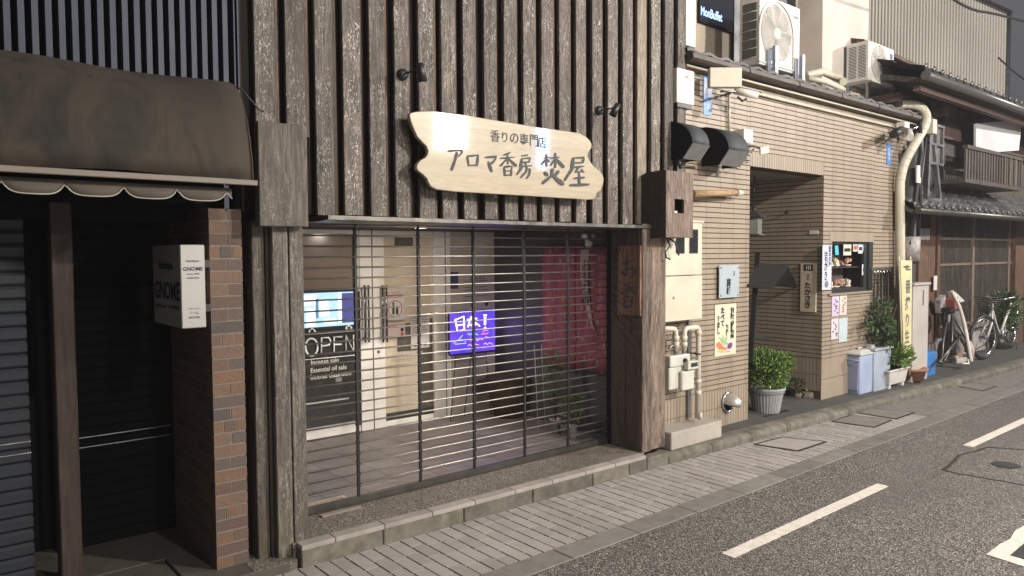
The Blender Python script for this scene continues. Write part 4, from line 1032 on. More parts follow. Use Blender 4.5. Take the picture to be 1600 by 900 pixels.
# lettered signs
def vt(par, s, u, v, h, y, mat=None, w=None, bold=.02, shear=0, sp=.92): return text(par, s, F(u, v, y)+Vector((0,-.0006,0)), h, mat or m_ink, vertical=True, bold=bold, w=w, shear=shear, spacing=sp)
ys_ = TY-.035
o = thing('glass_name_plate', 'bluish glass name plate on four studs above the painted poster', 'sign', tuple(F(1140,465,ys_)))
xa, xb, z0_, z1_ = F(1124,440,ys_).x, F(1155,440,ys_).x, F(1140,465,ys_).z, F(1140,414,ys_).z
MB().bx(xa, xb, ys_, ys_+.008, z0_, z1_).build('plate', pbr('bluish_glass',(.36,.42,.45),.15,nz=2,grime=.1,bump=0), o, bevel=.001)
mb = MB()
for x_ in (xa+.022, xb-.022):
    for z_ in (z0_+.025, z1_-.025): mb.tube([(x_,ys_-.008,z_),(x_,TY+.004,z_)], .008, 8)
mb.build('stud', m_steel, o)
vt(o, '高崎', 1138.5,448,.17, ys_, w=.07, bold=.03); vt(o, '味処', 1147,427,.05, ys_, w=.022, bold=.01)
o = panel('painted_poster', 'cream poster with brush writing and painted vegetables on the tiled wall', 'poster', 1117,475,1150,555, TY-.006, .004, pbr('cream_paper',(.56,.55,.40),.6,nz=3,grime=.1,bump=0))
d = o['dim']; yp = TY-.0065
vt(o, '加賀野菜', 1144,504,.315, yp, w=.068, bold=.045); vt(o, '料理', 1136,516,.115, yp, w=.045, bold=.04); vt(o, 'たべて', 1129,495,.19, yp, w=.066, bold=.045); vt(o, 'みまし', 1122.5,508,.18, yp, w=.055, bold=.04)
def blob(pts, nm, col): MB().prism([F(u,v,yp)+Vector((0,-.0005,0)) for u, v in pts], (0,-.0008,0)).build('painted_picture', pbr(nm, col, .6, nz=40, var=.4, grime=0, bump=0), o)
blob([(1120,536),(1124,534),(1130,541),(1138,545),(1132,547),(1124,546),(1119,541)], 'carrot_orange', (.52,.17,.07))
blob([(1136,541),(1139,536),(1144,535),(1144,541),(1141,545),(1137,545)], 'aubergine_purple', (.15,.03,.2))
blob([(1126,533),(1123,526),(1128,529),(1130,522),(1132,530),(1137,524),(1135,533),(1139,538),(1130,539)], 'leaf_paint', (.26,.40,.2))
blob([(1120,547),(1143,548),(1138,551),(1124,551)], 'soft_orange', (.5,.36,.2))
# round-faced utility box top left of the wall
bx_ = 4.09
o = thing('utility_box', 'cream wall box marked with a ringed character just under the gutter', 'box', tuple(F(1070,162,bx_)))
xa, xb = F(1058,135,bx_).x, F(1085,135,bx_).x
MB().bx(xa, xb, bx_, TY, F(1070,162,bx_).z, F(1070,108,bx_).z).build('case', m_cream, o, bevel=.006)
c = F(1074,121,bx_-.001); MB().tube([c+Vector((.028*math.cos(a_),0,.03*math.sin(a_))) for a_ in [2*math.pi*k/20 for k in range(21)]], .002, 5).build('ring', m_ink, o)
text(o, '共', c, .036, m_ink, bold=.01); text(o, 'KH', F(1081,153,bx_-.001), .014, m_ink)
MB().bx(xa+.02, xb-.02, bx_+.01, TY, F(1070,168,bx_).z, F(1070,162,bx_).z).build('underside', m_black, o)
# blue warning strips
o = panel('blue_warning_strip', 'upright blue warning strip with white writing left of the camera', 'sign', 1099.5,117,1112,180, TY-.006, .004, pbr('blue_enamel',(.05,.18,.50),.4,grime=0,bump=0))
vt(o, '防犯カメラ', 1105,155,.2, TY-.0065, m_wtext, w=.04)
o = panel('blue_warning_strip', 'small upright blue strip near the far corner of the tiled wall', 'sign', 1386,224,1392,258, TY-.006, .004, bpy.data.materials['blue_enamel'])
vt(o, '作動中', 1389,241,.17, TY-.0065, m_wtext, w=.03)
# security camera, its housing and pole
o = thing('security_camera', 'white bullet camera beside its cream junction box under the gutter', 'camera', tuple(F(1140,135,4.0)))
yb2 = 3.98
MB().obx(F(1132,122,yb2), Vector((.115,-.09,0)), Vector((.02,.03,0)), Vector((0,0,.088))).obx(F(1150,121,yb2+.0), Vector((.02,.01,0)), Vector((.02,-.03,0)), Vector((0,0,.074))).build('junction_box', m_cream, o, bevel=.004)
MB().bar(F(1140,145,yb2), F(1141,145,TY), .04, .015).bar(F(1127,143,yb2), F(1150,143,yb2), .03, .012).build('bracket', m_rail, o)
a, b = F(1148,141,4.0), F(1184,149,3.86)
d = (b-a).normalized(); MB().tube([a, b], .036, 14).build('body', m_white, o)
MB().bar(a+Vector((0,0,.036))-d*.01, b+d*.04+Vector((0,0,.036)), .07, .005).build('sun_shield', m_white, o)
MB().lathe(b, [(.001,.002),(.026,.003),(.031,.0)], 14, tuple(d)).build('lens', m_ink, o)
MB().tube([F(1152,151,4.05),F(1160,158,4.02),F(1167,154,3.98)], .012, 8).build('arm', m_steel, o)
o = MB().tube([F(1139.5,146,TY-.02), F(1139.5,205,TY-.02)], .011, 8).build('conduit_pipe', m_cream); tag(o, 'short upright cream conduit between the camera box and the dark hooded lamp', 'pipe')
# hooded lamps (two black curved hoods)
def hood(u0, u1, v0, v1, y, label, du):
    # hood axis along x; profile is a quarter-round shell open to the left side, reaching out from the wall
    c0 = F(u0, (v0+v1)/2, y); xL = F(u0, 215, y).x; xR = F(u1, 215, y).x
    z1 = F((u0+u1)/2, v0, y).z; z0 = F((u0+u1)/2, v1, y).z
    o = thing('hooded_lamp', label, 'lamp', (xL, TY, z0), 'black hooded wall lamps')
    H_ = z1-z0; D = .30; prof = []
    for k in range(11):
        a_ = math.pi*.5*k/10; prof.append((TY-.02-D*math.sin(a_)*.98, z0+H_*.38+H_*.62*math.cos(a_)))
    rows = [[Vector((x, yy, zz)) for yy, zz in prof] for x in (xL, xR)]
    q = MB().strip(rows).build('hood', pbr('black_hood_enamel',(.028,.034,.042),.65,nz=4,grime=.15,gcol=(.08,.08,.08),bump=.03), o); q.modifiers.new('t','SOLIDIFY').thickness = .004
    e = prof[-1]
    MB().prism([(xL,e[0]-.004,e[1]),(xL,e[0]+.10,e[1]-H_*.34),(xL,e[0]+.106,e[1]-H_*.33),(xL,e[0]+.004,e[1]+.004)], (xR-xL,0,0)).build('glass_skirt', pbr('smoked_skirt',(.13,.13,.125),.5,nz=14,grime=.4,gcol=(.2,.2,.18),bump=.1), o)
    for xe in (xR-.006, xL+.006): MB().prism([(xe,yy,zz) for yy, zz in prof]+[(xe,e[0]+.1,e[1]-H_*.33),(xe,TY-.02,e[1]-H_*.33)], (.004,0,0)).build('end_shade_plate', m_dark, o)  # left plate is the hood's inner shade, put in as a black sheet
    MB().bx(xL, xR, TY-.02, TY, z0+H_*.3, z1).build('back_plate', m_black, o)
    MB().tube([(xL+.04,TY-.1,e[1]+.03),(xR-.04,TY-.1,e[1]+.03)], .016, 10).build('lamp_tube', m_offw, o)
    return o
yl = 3.96
hood(1071,1098,187,252, yl, 'black hooded wall lamp right beside the timber cladding', 0)
hood(1128,1160,197,262, yl, 'black hooded wall lamp between its twin and the small white box', 0)
o = thing('bell_box', 'small white cube box beside the black hooded lamp', 'box', tuple(F(1168,225,4.12)))
MB().bx(F(1163,212,4.09).x, F(1177,212,4.09).x, 4.09, TY, F(1170,224,4.09).z, F(1170,202,4.09).z).build('case', m_white, o, bevel=.006)
o = thing('small_floodlight', 'little white floodlight on a knuckle at the head of the porch', 'lamp', tuple(F(1190,236,4.1)))
MB().obx(F(1194,235,3.99), Vector((.045,-.02,.01)), Vector((.008,.012,.0)), Vector((-.012,-.005,.032))).build('head', m_white, o, bevel=.003)
MB().tube([F(1172,228,TY),F(1180,229,4.08),F(1188,232,4.0)], .012, 8).tube([F(1160,243,4.1),F(1172,241,4.08),F(1178,232,4.06)], .007, 6).tube([F(1145,258,4.1),F(1152,263,4.08),F(1159,256,4.08)], .009, 6).build('arm', m_steel, o)
# wooden stick out of the meter box, small light below eave
a, b = F(1082,303,4.1), F(1150,301,4.1)
o = thing('wooden_bracket', 'pale round wooden pole end sticking out beside the timber meter housing', 'pole', tuple(a))
MB().tube([a, b], [.036,.028], 14).build('pole', wood('pale_wood_pole',(.40,.25,.12),(.52,.35,.18),0,ax=0,rv=.05,bump=.1), o)
MB().tube([b, b+Vector((.09,0,0))], [.036,.028], 12).build('cap', m_cream, o)
o = MB().tube([F(1062,262,4.0),F(1070,260,4.0),F(1085,262,4.0)], .012, 8).tube([F(1060,245,4.05),F(1062,258,4.0)], .01, 8).build('black_cable', m_black); tag(o, 'loop of black cable on the wall just above the timber meter housing', 'cable')
o = thing('corner_junction_box', 'cream box high between the timber boards and the roof gutter', 'box', tuple(F(1075,60,4.12)))
xa, xb = F(1062,40,4.3).x, F(1087,40,4.3).x
MB().bx(xa, xb, 4.3, 4.9, F(1075,71,4.3).z, 5.2).build('case', m_offw, o, bevel=.006)
# dark sign with blue letters on the upper storey
yq = y2-.035
o = thing('upper_sign', 'dark panel with glowing blue letters on the upper storey wall', 'sign', tuple(F(1118,45,yq)))
xa, xb = F(1093,20,yq).x, F(1146,20,yq).x
pl = [F(1093,36,yq), F(1146,50,yq)]; zq = (pl[0].z+pl[1].z)/2
MB().bx(xa, xb, yq, yq+.03, zq, 6.2).build('panel', pbr('matt_dark_panel', (.012,.014,.02), .8, grime=0, bump=0, spec=.1), o)
text(o, 'MonBuffet', Vector((F(1112,22,yq).x, yq, F(1112,22,yq).z)), .10, glow('blue_sign_glow',(.02,.22,1),1.6), w=(xb-xa)*.62, bold=.02)
# air conditioners
def aircon(name, label, uc, ul, ur, vb, vt_, y, lg, fan_r, stand=0, grille=True):
    x0 = F(uc,(vb+vt_)/2,y).x; x1 = F(ur,(vb+vt_)/2,y).x; yb_ = S(ul,(vb+vt_)/2,x0).y
    z0 = F(uc,vb,y).z; z1 = F(uc,vt_,y).z
    o = thing(name, label, 'air conditioner', (x0, y, z0)); W = x1-x0; H_ = z1-z0
    MB().bx(x0, x1, y, yb_, z0, z1).build('case', m_offw, o, bevel=.012, seg=2)
    cx = x0+W*.40; cz = z0+H_*.5; r = min(fan_r*W, H_*.44)
    MB().disc((cx,y-.0005,cz), r, 32, (0,-1,0), .002).build('fan_opening', pbr('fan_grey',(.40,.37,.33),.5,grime=.1,bump=0), o)
    mb = MB()
    NR = 17 if lg else 7
    for k in range(NR):
        rr = r*(k+1)/NR; mb.tube([(cx+rr*math.cos(a_),y-.012,cz+rr*math.sin(a_)) for a_ in [2*math.pi*j/32 for j in range(33)]], .0035, 4)
    for k in range(24 if lg else 12): a_ = 2*math.pi*k/(24 if lg else 12); mb.tube([(cx+.05*math.cos(a_),y-.012,cz+.05*math.sin(a_)),(cx+r*math.cos(a_),y-.012,cz+r*math.sin(a_))], .0025, 4)
    mb.build('fan_guard', m_offw, o)
    MB().lathe((cx,y-.01,cz), [(.001,.012),(.055 if lg else .03,.01),(.06 if lg else .03,0)], 20, (0,-1,0)).build('fan_hub', m_white, o)
    mb = MB()
    for k in range(3): a_ = 2*math.pi*k/3+.5; mb.obx((cx+r*.45*math.cos(a_),y-.005,cz+r*.45*math.sin(a_)), Vector((math.cos(a_),0,math.sin(a_)))*r*.35, Vector((-math.sin(a_),0,math.cos(a_)))*r*.16, (0,.001,0))
    mb.build('fan_blade', pbr('fan_blade_grey',(.2,.19,.18),.5,grime=0,bump=0), o)
    if lg:
        MB().bx(x0-.004, x0-.001, y+.04, yb_-.04, z0+.08, z1-.08).build('side_coil', pbr('dark_coil',(.055,.058,.055),.5,nz=20), o)
        mb = MB(); [mb.tube([(x0-.008,y+.03,z0+.08+(H_-.16)*k/6),(x0-.008,yb_-.03,z0+.08+(H_-.16)*k/6)], .003, 4) for k in range(7)]; mb.build('side_guard', m_white, o)
        mb = MB(); mb.bx(x0+W*.74,x0+W*.745,y-.001,y,z0+.02,z1-.02); 
        a0_ = [(cx+(r+.04)*math.cos(t_),y-.008,cz+(r+.04)*math.sin(t_)) for t_ in [math.pi*k/16 for k in range(17)]]
        mb.tube([(cx+r+.04,y-.008,cz-r-.04)]+a0_+[(cx-r-.04,y-.008,cz-r-.04),(cx+r+.04,y-.008,cz-r-.04)], .008, 5); mb.build('trim', m_white, o)
        text(o, 'TOSHIBA', (x0+W*.87,y,z1-H_*.16), .03, m_ink, w=W*.16, bold=.02); text(o, 'Inverter', (x0+W*.87,y,z1-H_*.22), .022, m_ink, w=W*.1)
    else:
        mb = MB()
        for k in range(22):
            for a0, a1 in ((.12,.45),(.53,.88)): yy0 = y+(yb_-y)*a0; yy1 = y+(yb_-y)*a1; mb.bx(x0-.001,x0+.001,yy0,yy1,z0+H_*(.1+.037*k),z0+H_*(.118+.037*k))
        mb.build('side_louvre', m_ink, o)
        MB().bx(x0+.01, x0+.1, yb_+.003, yb_+.08, z0, z1-.03).build('rear_pipe_cover', pbr('blue_grey_back',(.06,.08,.1),.5), o)
        MB().bx(x1-.12, x1-.05, y-.002, y, z1-.14, z1-.07).build('badge', m_inkb, o)
        mb = MB(); zf = zv+.05
        for xx_ in (x0+.03, x1-.03):
            for yy_ in (y+.02, yb_-.02): mb.bar((xx_,yy_,zf),(xx_,yy_,z0-.0),.03,.03)
            mb.bar((xx_,y-.02,z0-.015),(xx_,yb_+.02,z0-.015),.035,.03)
        mb.bar((x0,y+.02,z0-.05),(x1,y+.02,z0-.05),.03,.03).bar((x0,y+.02,zf+.08),(x1,y+.02,zf+.03),.025,.025).bar((x0,yb_-.02,zf+.05),(x1,yb_-.02,zf+.05),.025,.025)
        mb.build('stand', m_steel, o)
    if lg:
        mb = MB()
        for f_ in (.22,.9): mb.bx(x0+W*f_,x0+W*f_+.05,y-.08,y-.04,z0-.18,z0+.20); mb.bx(x0+W*f_-.06,x0+W*f_-.0,y-.03,y-.005,z0-.18,z0+.16)
        mb.build('bracket', pbr('blue_grey_steel',(.28,.32,.38),.4,.5), o)
    return o
aircon('air_conditioner', 'large outdoor air conditioner unit on the roof edge under the upper window', 1187,1155,1250,100,-12, 4.28, True, .37)
aircon('air_conditioner', 'smaller white outdoor air conditioner unit on a steel stand by the corrugated annex', 1357,1322,1397,125,62, 4.30, False, .36)
# roof-edge duct between the two units
o = MB().tube([F(1258,118,4.5),F(1285,112,4.5),F(1312,124,4.4),F(1318,128,4.3)], .045, 10).tube([F(1262,122,4.3),F(1290,128,4.2),F(1318,140,4.2)], .03, 10).build('roof_duct', m_cream); tag(o, 'cream duct lying on the roof edge between the two air conditioners', 'duct')

# porch objects
o = thing('roofed_sign_stand', 'black notice stand with a little pitched roof at the porch', 'sign stand', (6.95, 4.45, .1))
sy = 4.36; xr = F(1178,460,sy).x
MB().bar(F(1184,396,sy), F(1172,568,sy-.1), .05, .035).build('post', m_black, o)
m_sr = pbr('dull_black_roof', (.012,.011,.010), .95, nz=7, grime=.2, gcol=(.035,.03,.026), bump=.3, bs_=30, spec=.15)
a, b, c_, d_ = F(1183,410,sy), F(1232,415,sy+.0), F(1206,450,sy-.17), F(1168,445,sy-.17)
e_ = F(1246,447,sy+.15)
MB().prism([a, b, c_, d_], (0,0,-.02)).build('roof', m_sr, o); MB().prism([a, b, e_, a+(e_-b)], (0,0,-.02)).build('roof', m_sr, o)
MB().bar(F(1176,525,sy-.05), F(1210,531,sy-.02), .03, .035).build('arm', m_black, o)
o = thing('hanging_lantern', 'dark metal hanging lantern half hidden at the left side of the porch', 'lantern', tuple(F(1176,372,4.62)))
ly = 4.62; c = F(1178,352,ly)
MB().lathe(c+Vector((0,0,.10)), [(.14,-.012),(.13,.0),(.06,.05),(.02,.07),(.018,.09),(.028,.105),(.001,.13)], 6, smooth=False).build('cap', m_rail, o)
MB().lathe(c, [(.085,-.10),(.085,.085)], 6, smooth=False).build('pane', pbr('lantern_glass',(.14,.15,.13),.3,nz=12), o)
MB().lathe(c, [(.001,-.13),(.12,-.115),(.11,-.1),(.001,-.1)], 6, smooth=False).build('base', m_rail, o)
MB().tube([c+Vector((0,0,.22)), (c.x,c.y,2.66)], .006, 5).build('chain', m_black, o)
# porch wall signs on x = 8.1
AX = 8.098
def spanel(name, label, cat, u0, v0, u1, v1, mat, th=.006):
    uc, vc = (u0+u1)/2, (v0+v1)/2; y1, y0 = S(u0,vc,AX).y, S(u1,vc,AX).y
    o = MB().bx(AX-th, AX, y0, y1, S(uc,v1,AX).z, S(uc,v0,AX).z).build(name, mat); return tag(o, label, cat)
o = spanel('tall_name_sign', 'tall cream name sign with black brush characters on the porch wall', 'sign', 1252,411,1276,487, pbr('cream_sign_face',(.52,.45,.33),.5,nz=3,grime=.05,bump=0), .02)
kx = AX-.0205; yc2 = S(1264,450,AX).y
text(o, 'たかさき', (kx, yc2, S(1264,461,AX).z), .30, m_ink, r=(0,-1,0), vertical=True, bold=.03, w=.085); text(o, '味処', (kx, yc2, S(1264,433,AX).z), .075, m_ink, r=(0,-1,0), vertical=True, w=.035)
MB().bx(kx-.001, kx, yc2-.055, yc2+.055, S(1264,423,AX).z, S(1264,413,AX).z).build('crest', m_ink, o)
mb = MB(); [mb.bx(kx-.002, kx-.001, yc2-.03+.022*k, yc2-.02+.022*k, S(1264,421,AX).z, S(1264,415,AX).z) for k in range(3)]; mb.build('crest_mark', m_wtext, o)
o = spanel('blank_plate', 'small pale blank plate high on the porch wall', 'plate', 1265,360,1279,366, m_white)
o = MB().tube([F(1226,334,5.0)*0+S(1227,333,AX-.02), S(1232,331,AX-.03)], .014, 8).build('wall_hook', m_black); tag(o, 'tiny black fitting on the upper porch wall', 'hook')

# window items
o = panel('vertical_banner', 'white strip banner with handwritten blue and black characters left of the display window', 'banner', 1285,383,1299,453, TY-.02, .005, pbr('pale_blue_white',(.48,.50,.60),.6,nz=3,grime=.05,bump=0))
vt(o, '岩がき', 1290.5,415,.33, TY-.021, w=.075, bold=.01); vt(o, '能登の海', 1296.5,400,.24, TY-.021, m_inkb, w=.05)
MB().disc(F(1291.5,444,TY-.0215), .04, 14, (0,-1,0), .001).build('oyster_print', pbr('grey_print',(.15,.16,.2)), o)
lv = [('notice_sheet','pale violet sheet, upper left of the four under the window',1300,462,1311,494,(.50,.42,.55)),('notice_sheet','cream sheet, upper right of the four under the window',1312,460,1323,492,(.58,.50,.43)),
      ('notice_sheet','white sheet with boxes of print, lower left of the four under the window',1299,498,1310,530,(.55,.48,.52)),('notice_sheet','plain light blue sheet, lower right of the four under the window',1311,497,1324,534,(.42,.50,.53))]
for i, (n_, l_, u0, v0, u1, v1, c_) in enumerate(lv):
    o = panel(n_, l_, 'notice', u0, v0, u1, v1, TY-.005, .004, pbr('sheet_%d' % i, c_, .6, nz=3, grime=.05, bump=0), 'notices under the window'); d = o['dim']
    if i < 3:
        mb = MB()
        for k in range(7): xx_ = R.uniform(d[0]+.02,d[1]-.05); zz_ = d[2]+.03+(d[3]-d[2]-.06)*k/7; mb.bx(xx_,xx_+R.uniform(.02,.05),TY-.0062,TY-.0052,zz_,zz_+.018)
        mb.build('print', [m_inkb, m_red, m_ink][i], o)
wy2 = TY+.075
for n_, l_, u0, v0, u1, v1, c_ in (('window_card','cream card with print behind the window glass',1318,382,1330,399,(.55,.55,.40)),('window_card','red topped card behind the window glass',1333,381,1340,393,(.6,.45,.43)),('window_card','pale round-cornered card with a dark emblem behind the window glass',1341,381,1348,396,(.5,.55,.6)),('window_card','small white card nearest the right window frame',1349,383,1353,392,(.6,.6,.6)),('window_card','tall white card low at the right of the window',1347,413,1353,430,(.55,.56,.6))):
    o = panel(n_, l_, 'card', u0, v0, u1, v1, wy2-.045, .003, pbr('card%d' % u0, c_, .6, grime=0, bump=0)); d = o['dim']
    MB().bx(d[0]+.02,d[1]-.02,wy2-.0465,wy2-.0455,(d[2]+d[3])/2-.02,(d[2]+d[3])/2+.02).build('print', m_red if u0 == 1333 else m_ink, o)
m_food = [pbr('food_%d' % i, c_, .6, nz=30, var=.4, grime=.2) for i, c_ in enumerate([(.35,.2,.13),(.5,.45,.38),(.55,.5,.3),(.3,.15,.12)])]
R = random.Random(4); k = 0
for sh, z_ in ((0,1.631),(1,1.376)):
    for j in range(5):
        xx_ = wx0+.1+.14*j; k += 1
        cc_ = ['dark reddish','pale','yellowish','brown','white rimmed'][j]
        o = thing('display_dish', '%s food sample on the %s shelf, number %s from the left' % (cc_, ['upper','lower'][sh], ['one','two','three','four','five'][j]), 'dish', (xx_, TY+.15, z_), 'food samples in the window')
        MB().lathe((xx_,TY+.15,z_), [(.001,0),(.03,0),(.058,.022),(.052,.022),(.001,.006)], 16).build('plate', m_white if j != 3 else m_rail, o)
        mb = MB()
        for q in range(7): mb.obx((xx_+R.uniform(-.03,.03),TY+.15+R.uniform(-.03,.03),z_+.03+R.uniform(0,.05)), Vector((R.uniform(.01,.03),0,R.uniform(-.02,.02))), (0,.012,.004), (.004,.002,.016))
        mb.build('food', m_food[(j+sh) % 4], o)
# glow of a blue fitting inside the window
o = MB().tube([F(1307,384,TY+.2),F(1308,398,TY+.2)], .02, 8).build('blue_lamp', glow('small_blue_lamp',(.15,.6,.9),1.2)); tag(o, 'small blue lit tube inside the display window', 'lamp')
# hanging keys and tassels beside the window
o = thing('hanging_ornaments', 'cluster of dark ladles and chains hanging from hooks right of the window', 'ornaments', tuple(F(1378,470,TY)))
hx = [F(u,424,TY-.03).x for u in (1366,1371,1376,1381,1386,1391)]; zt3 = F(1378,422,TY-.03).z
MB().bx(hx[0]-.05,hx[-1]+.05,TY-.02,TY,zt3,zt3+.03).build('rail', m_steel, o)
mb = MB(); mc = MB()
for i, x_ in enumerate(hx):
    L_ = [.65,.35,.55,.7,.4,.6][i]; MB().tube([(x_,TY-.03,zt3),(x_,TY-.03,zt3-.05)], .012, 6).build('hook', m_chrome, o)
    z_ = zt3-.04
    while z_ > zt3-L_: mb.obx((x_+R.uniform(-.012,.012),TY-.035,z_), (R.uniform(.008,.02),0,0), (0,.006,0), (0,0,.016)); z_ -= .04
    mb.tube([(x_,TY-.03,zt3),(x_,TY-.03,zt3-L_)], .006, 5); mb.lathe((x_,TY-.04,zt3-L_), [(.001,-.07),(.035,-.04),(.03,0),(.008,.03)], 10)
mb.build('chain', m_ink, o)

# big planter at the porch
c = G(1197,643,.105); R = random.Random(8)
o = thing('planter', 'grey ribbed planter with a full bright green shrub at the porch', 'potted plant', (c.x, c.y, .1))
h_ = .27; m_rib = pbr('grey_ribbed_plastic', (.27,.27,.285), .5, nz=4, grime=.2, bump=.05)
MB().lathe((c.x,c.y,.105), [(.001,0),(.135,0),(.14,.015),(.175,h_*.78)], 64, rib=.035, smooth=False).lathe((c.x,c.y,.105), [(.178,h_*.78),(.188,h_*.80),(.186,h_*.86),(.196,h_*.9),(.198,h_),(.18,h_),(.17,h_*.8),(.001,h_*.8)], 40).build('pot', m_rib, o)
cz = .105+h_
mb = MB(); [mb.tube([(c.x,c.y,cz-.05),(c.x+R.uniform(-.1,.1),c.y+R.uniform(-.1,.1),cz+.12),(c.x+R.uniform(-.2,.2),c.y+R.uniform(-.2,.2),cz+.28)], [.008,.006,.003], 5) for k in range(9)]; mb.build('stem', m_stem, o)
q = MB().leaves((c.x,c.y+.02,cz+.17), (.285,.26,.235), 3600, .04, low=-.75, hollow=.2, rs=5, narrow=.5)
for k in range(14): 
    d_ = Vector((R.uniform(-1,1),R.uniform(-1,1),R.uniform(-.2,1))).normalized(); q.leaves(Vector((c.x,c.y,cz+.17))+Vector((d_.x*.26,d_.y*.25,d_.z*.22)), (.085,.08,.065), 110, .04, rs=k, hollow=0, narrow=.5)
q.build('foliage', m_leafb, o)
MB().bx(c.x-.22,c.x+.25,c.y-.13,c.y+.16,.092,.104).build('tray', m_black, o)
pot_plant('potted_plant', 'small dark plant in a brown pot beside the porch wall', 1243,620,.075,.11,0, mleaf=m_leafd, pm=pbr('brown_pot',(.13,.09,.07),.5), n=200, ls=.045, stem=.03, spread=(.12,.12,.09), zb=.11)
R = random.Random(31)
for (u, v, s_, l_) in ((1247,621,.055,'brown rounded stone nearest the small potted plant'),(1262,622,.07,'flat grey-brown stone in the middle of the row by the porch wall'),(1277,619,.06,'upright block of stone next to the porch corner')):
    p = G(u, v, .11); mb = MB()
    mb.lathe(p, [(.001,0),(s_,.0),(s_*1.05,s_*.5),(s_*.85,s_*.95),(.001,s_*1.02)], 7, smooth=False)
    for k, w_ in enumerate(mb.v): mb.v[k] = w_+Vector((R.uniform(-1,1),R.uniform(-1,1),R.uniform(-.3,.6)))*s_*.18
    tag(mb.build('stone', pbr('rough_stone',(.17,.14,.11),.9,nz=20,bump=.6), bevel=.006), l_, 'stone', 'stones along the porch wall')

# bins
def frombox(uc, vc, ul, ur, vt_, zb):
    p = G(uc, vc, zb); y1 = S(ul, vc, p.x).y; x1 = F(ur, vc, p.y).x; z1 = F(uc, vt_, p.y).z
    return p.x, x1, p.y, y1, zb, z1
def taperbox(mb, x0, x1, y0, y1, z0, z1, t0=.9, rnd=.5, n=1):
    cx, cy_ = (x0+x1)/2, (y0+y1)/2; hx_, hy = (x1-x0)/2, (y1-y0)/2
    vs = [(cx+sx*hx_*k, cy_+sy*hy*k, z) for z, k in ((z0,t0),(z1,1)) for sx, sy in ((-1,-1),(1,-1),(1,1),(-1,1))]
    return mb.add(vs, [(0,3,2,1),(4,5,6,7),(0,1,5,4),(1,2,6,5),(2,3,7,6),(3,0,4,7)], rnd)
x0,x1,y0,y1,z0,z1 = frombox(1343,619,1317,1368,556,.09)
o = thing('rubbish_bin', 'light blue plastic bin with a domed pale lid, nearer the porch', 'bin', ((x0+x1)/2,(y0+y1)/2,z0), 'lidded rubbish bins')
m_bb = pbr('blue_grey_bin', (.30,.36,.50), .45, nz=4, grime=.15, bump=.05)
taperbox(MB(), x0,x1,y0,y1,z0,z1,.86).build('body', m_bb, o, bevel=.02, seg=3)
m_lid = pbr('pale_lid', (.46,.46,.44), .5, nz=5, grime=.2, bump=.05)
mb = MB(); mb.bx(x0-.018,x1+.018,y0-.018,y1+.018,z1-.002,z1+.022); taperbox(mb, x0,x1,y0,y1,z1+.022,z1+.048,1.0); 
mb.v[-4:] = [Vector(((x0+x1)/2+(p.x-(x0+x1)/2)*.55,(y0+y1)/2+(p.y-(y0+y1)/2)*.55,p.z)) for p in mb.v[-4:]]
lid = mb.build('lid', m_lid, o, bevel=.008, seg=2)
MB().tube([((x0+x1)/2-.05,(y0+y1)/2,z1+.04),((x0+x1)/2-.04,(y0+y1)/2,z1+.07),((x0+x1)/2+.04,(y0+y1)/2,z1+.07),((x0+x1)/2+.05,(y0+y1)/2,z1+.04)], .01, 6).build('handle', m_lid, lid)
MB().tube([(x0-.0,(y0+y1)/2-.09,z1-.07),(x0-.025,(y0+y1)/2-.09,z1-.06),(x0-.025,(y0+y1)/2+.09,z1-.06),(x0,(y0+y1)/2+.09,z1-.07)], .01, 6).bx(x0+.005,x0+.03,(y0+y1)/2-.07,(y0+y1)/2+.07,z0+.06,z1-.12).build('handle', pbr('darker_blue',(.22,.26,.38),.5), o)
x0,x1,y0,y1,z0,z1 = frombox(1365,614,1349,1392,549,.09)
o = thing('rubbish_bin', 'greyer bin with a flat lid beside the white planter', 'bin', ((x0+x1)/2,(y0+y1)/2,z0), 'lidded rubbish bins')
taperbox(MB(), x0,x1,y0,y1,z0,z1,.88).build('body', pbr('grey_blue_bin',(.31,.35,.42),.45,nz=4,grime=.15,bump=.05), o, bevel=.015, seg=2)
lid = MB().bx(x0-.02,x1+.025,y0-.02,y1+.02,z1-.002,z1+.03).build('lid', pbr('grey_lid',(.33,.35,.36),.5,nz=5,grime=.2,bump=.05), o, bevel=.008, seg=2)
q = F(1368,547,y0); MB().bx(x0+.03,x0+.13,y0+.05,y0+.11,z1+.03,z1+.065).build('latch', m_lid, lid)
# white planter with feet
p = G(1405,606,.09)
o = thing('white_planter', 'white footed planter with bright leaves beside the bins', 'potted plant', tuple(p))
w_ = F(1420,580,p.y).x-F(1390,580,p.y).x; z1 = F(1405,576,p.y).z
mb = MB(); taperbox(mb, p.x-w_*.5,p.x+w_*.5,p.y,p.y+.25,.14,z1,.82); [mb.bx(p.x+s*w_*.34-.03,p.x+s*w_*.34+.03,p.y+.03,p.y+.22,.09,.145) for s in (-1,1)]
mb.bx(p.x-w_*.53,p.x+w_*.53,p.y-.012,p.y+.262,z1-.025,z1)
mb.build('pot', pbr('chalk_white_pot',(.50,.48,.45),.5,nz=4,grime=.3,gcol=(.25,.22,.18),bump=.1), o, bevel=.01, seg=2)
mb = MB(); [mb.tube([(p.x,p.y+.12,z1-.02),(p.x+R.uniform(-.2,.3),p.y+.12+R.uniform(-.1,.1),z1+.2)], .006, 5) for k in range(6)]; mb.build('stem', m_stem, o)
MB().leaves((p.x+.12,p.y+.10,z1+.12), (.34,.17,.15), 620, .085, low=-.6, rs=3, hollow=.1).build('foliage', m_leafb, o)
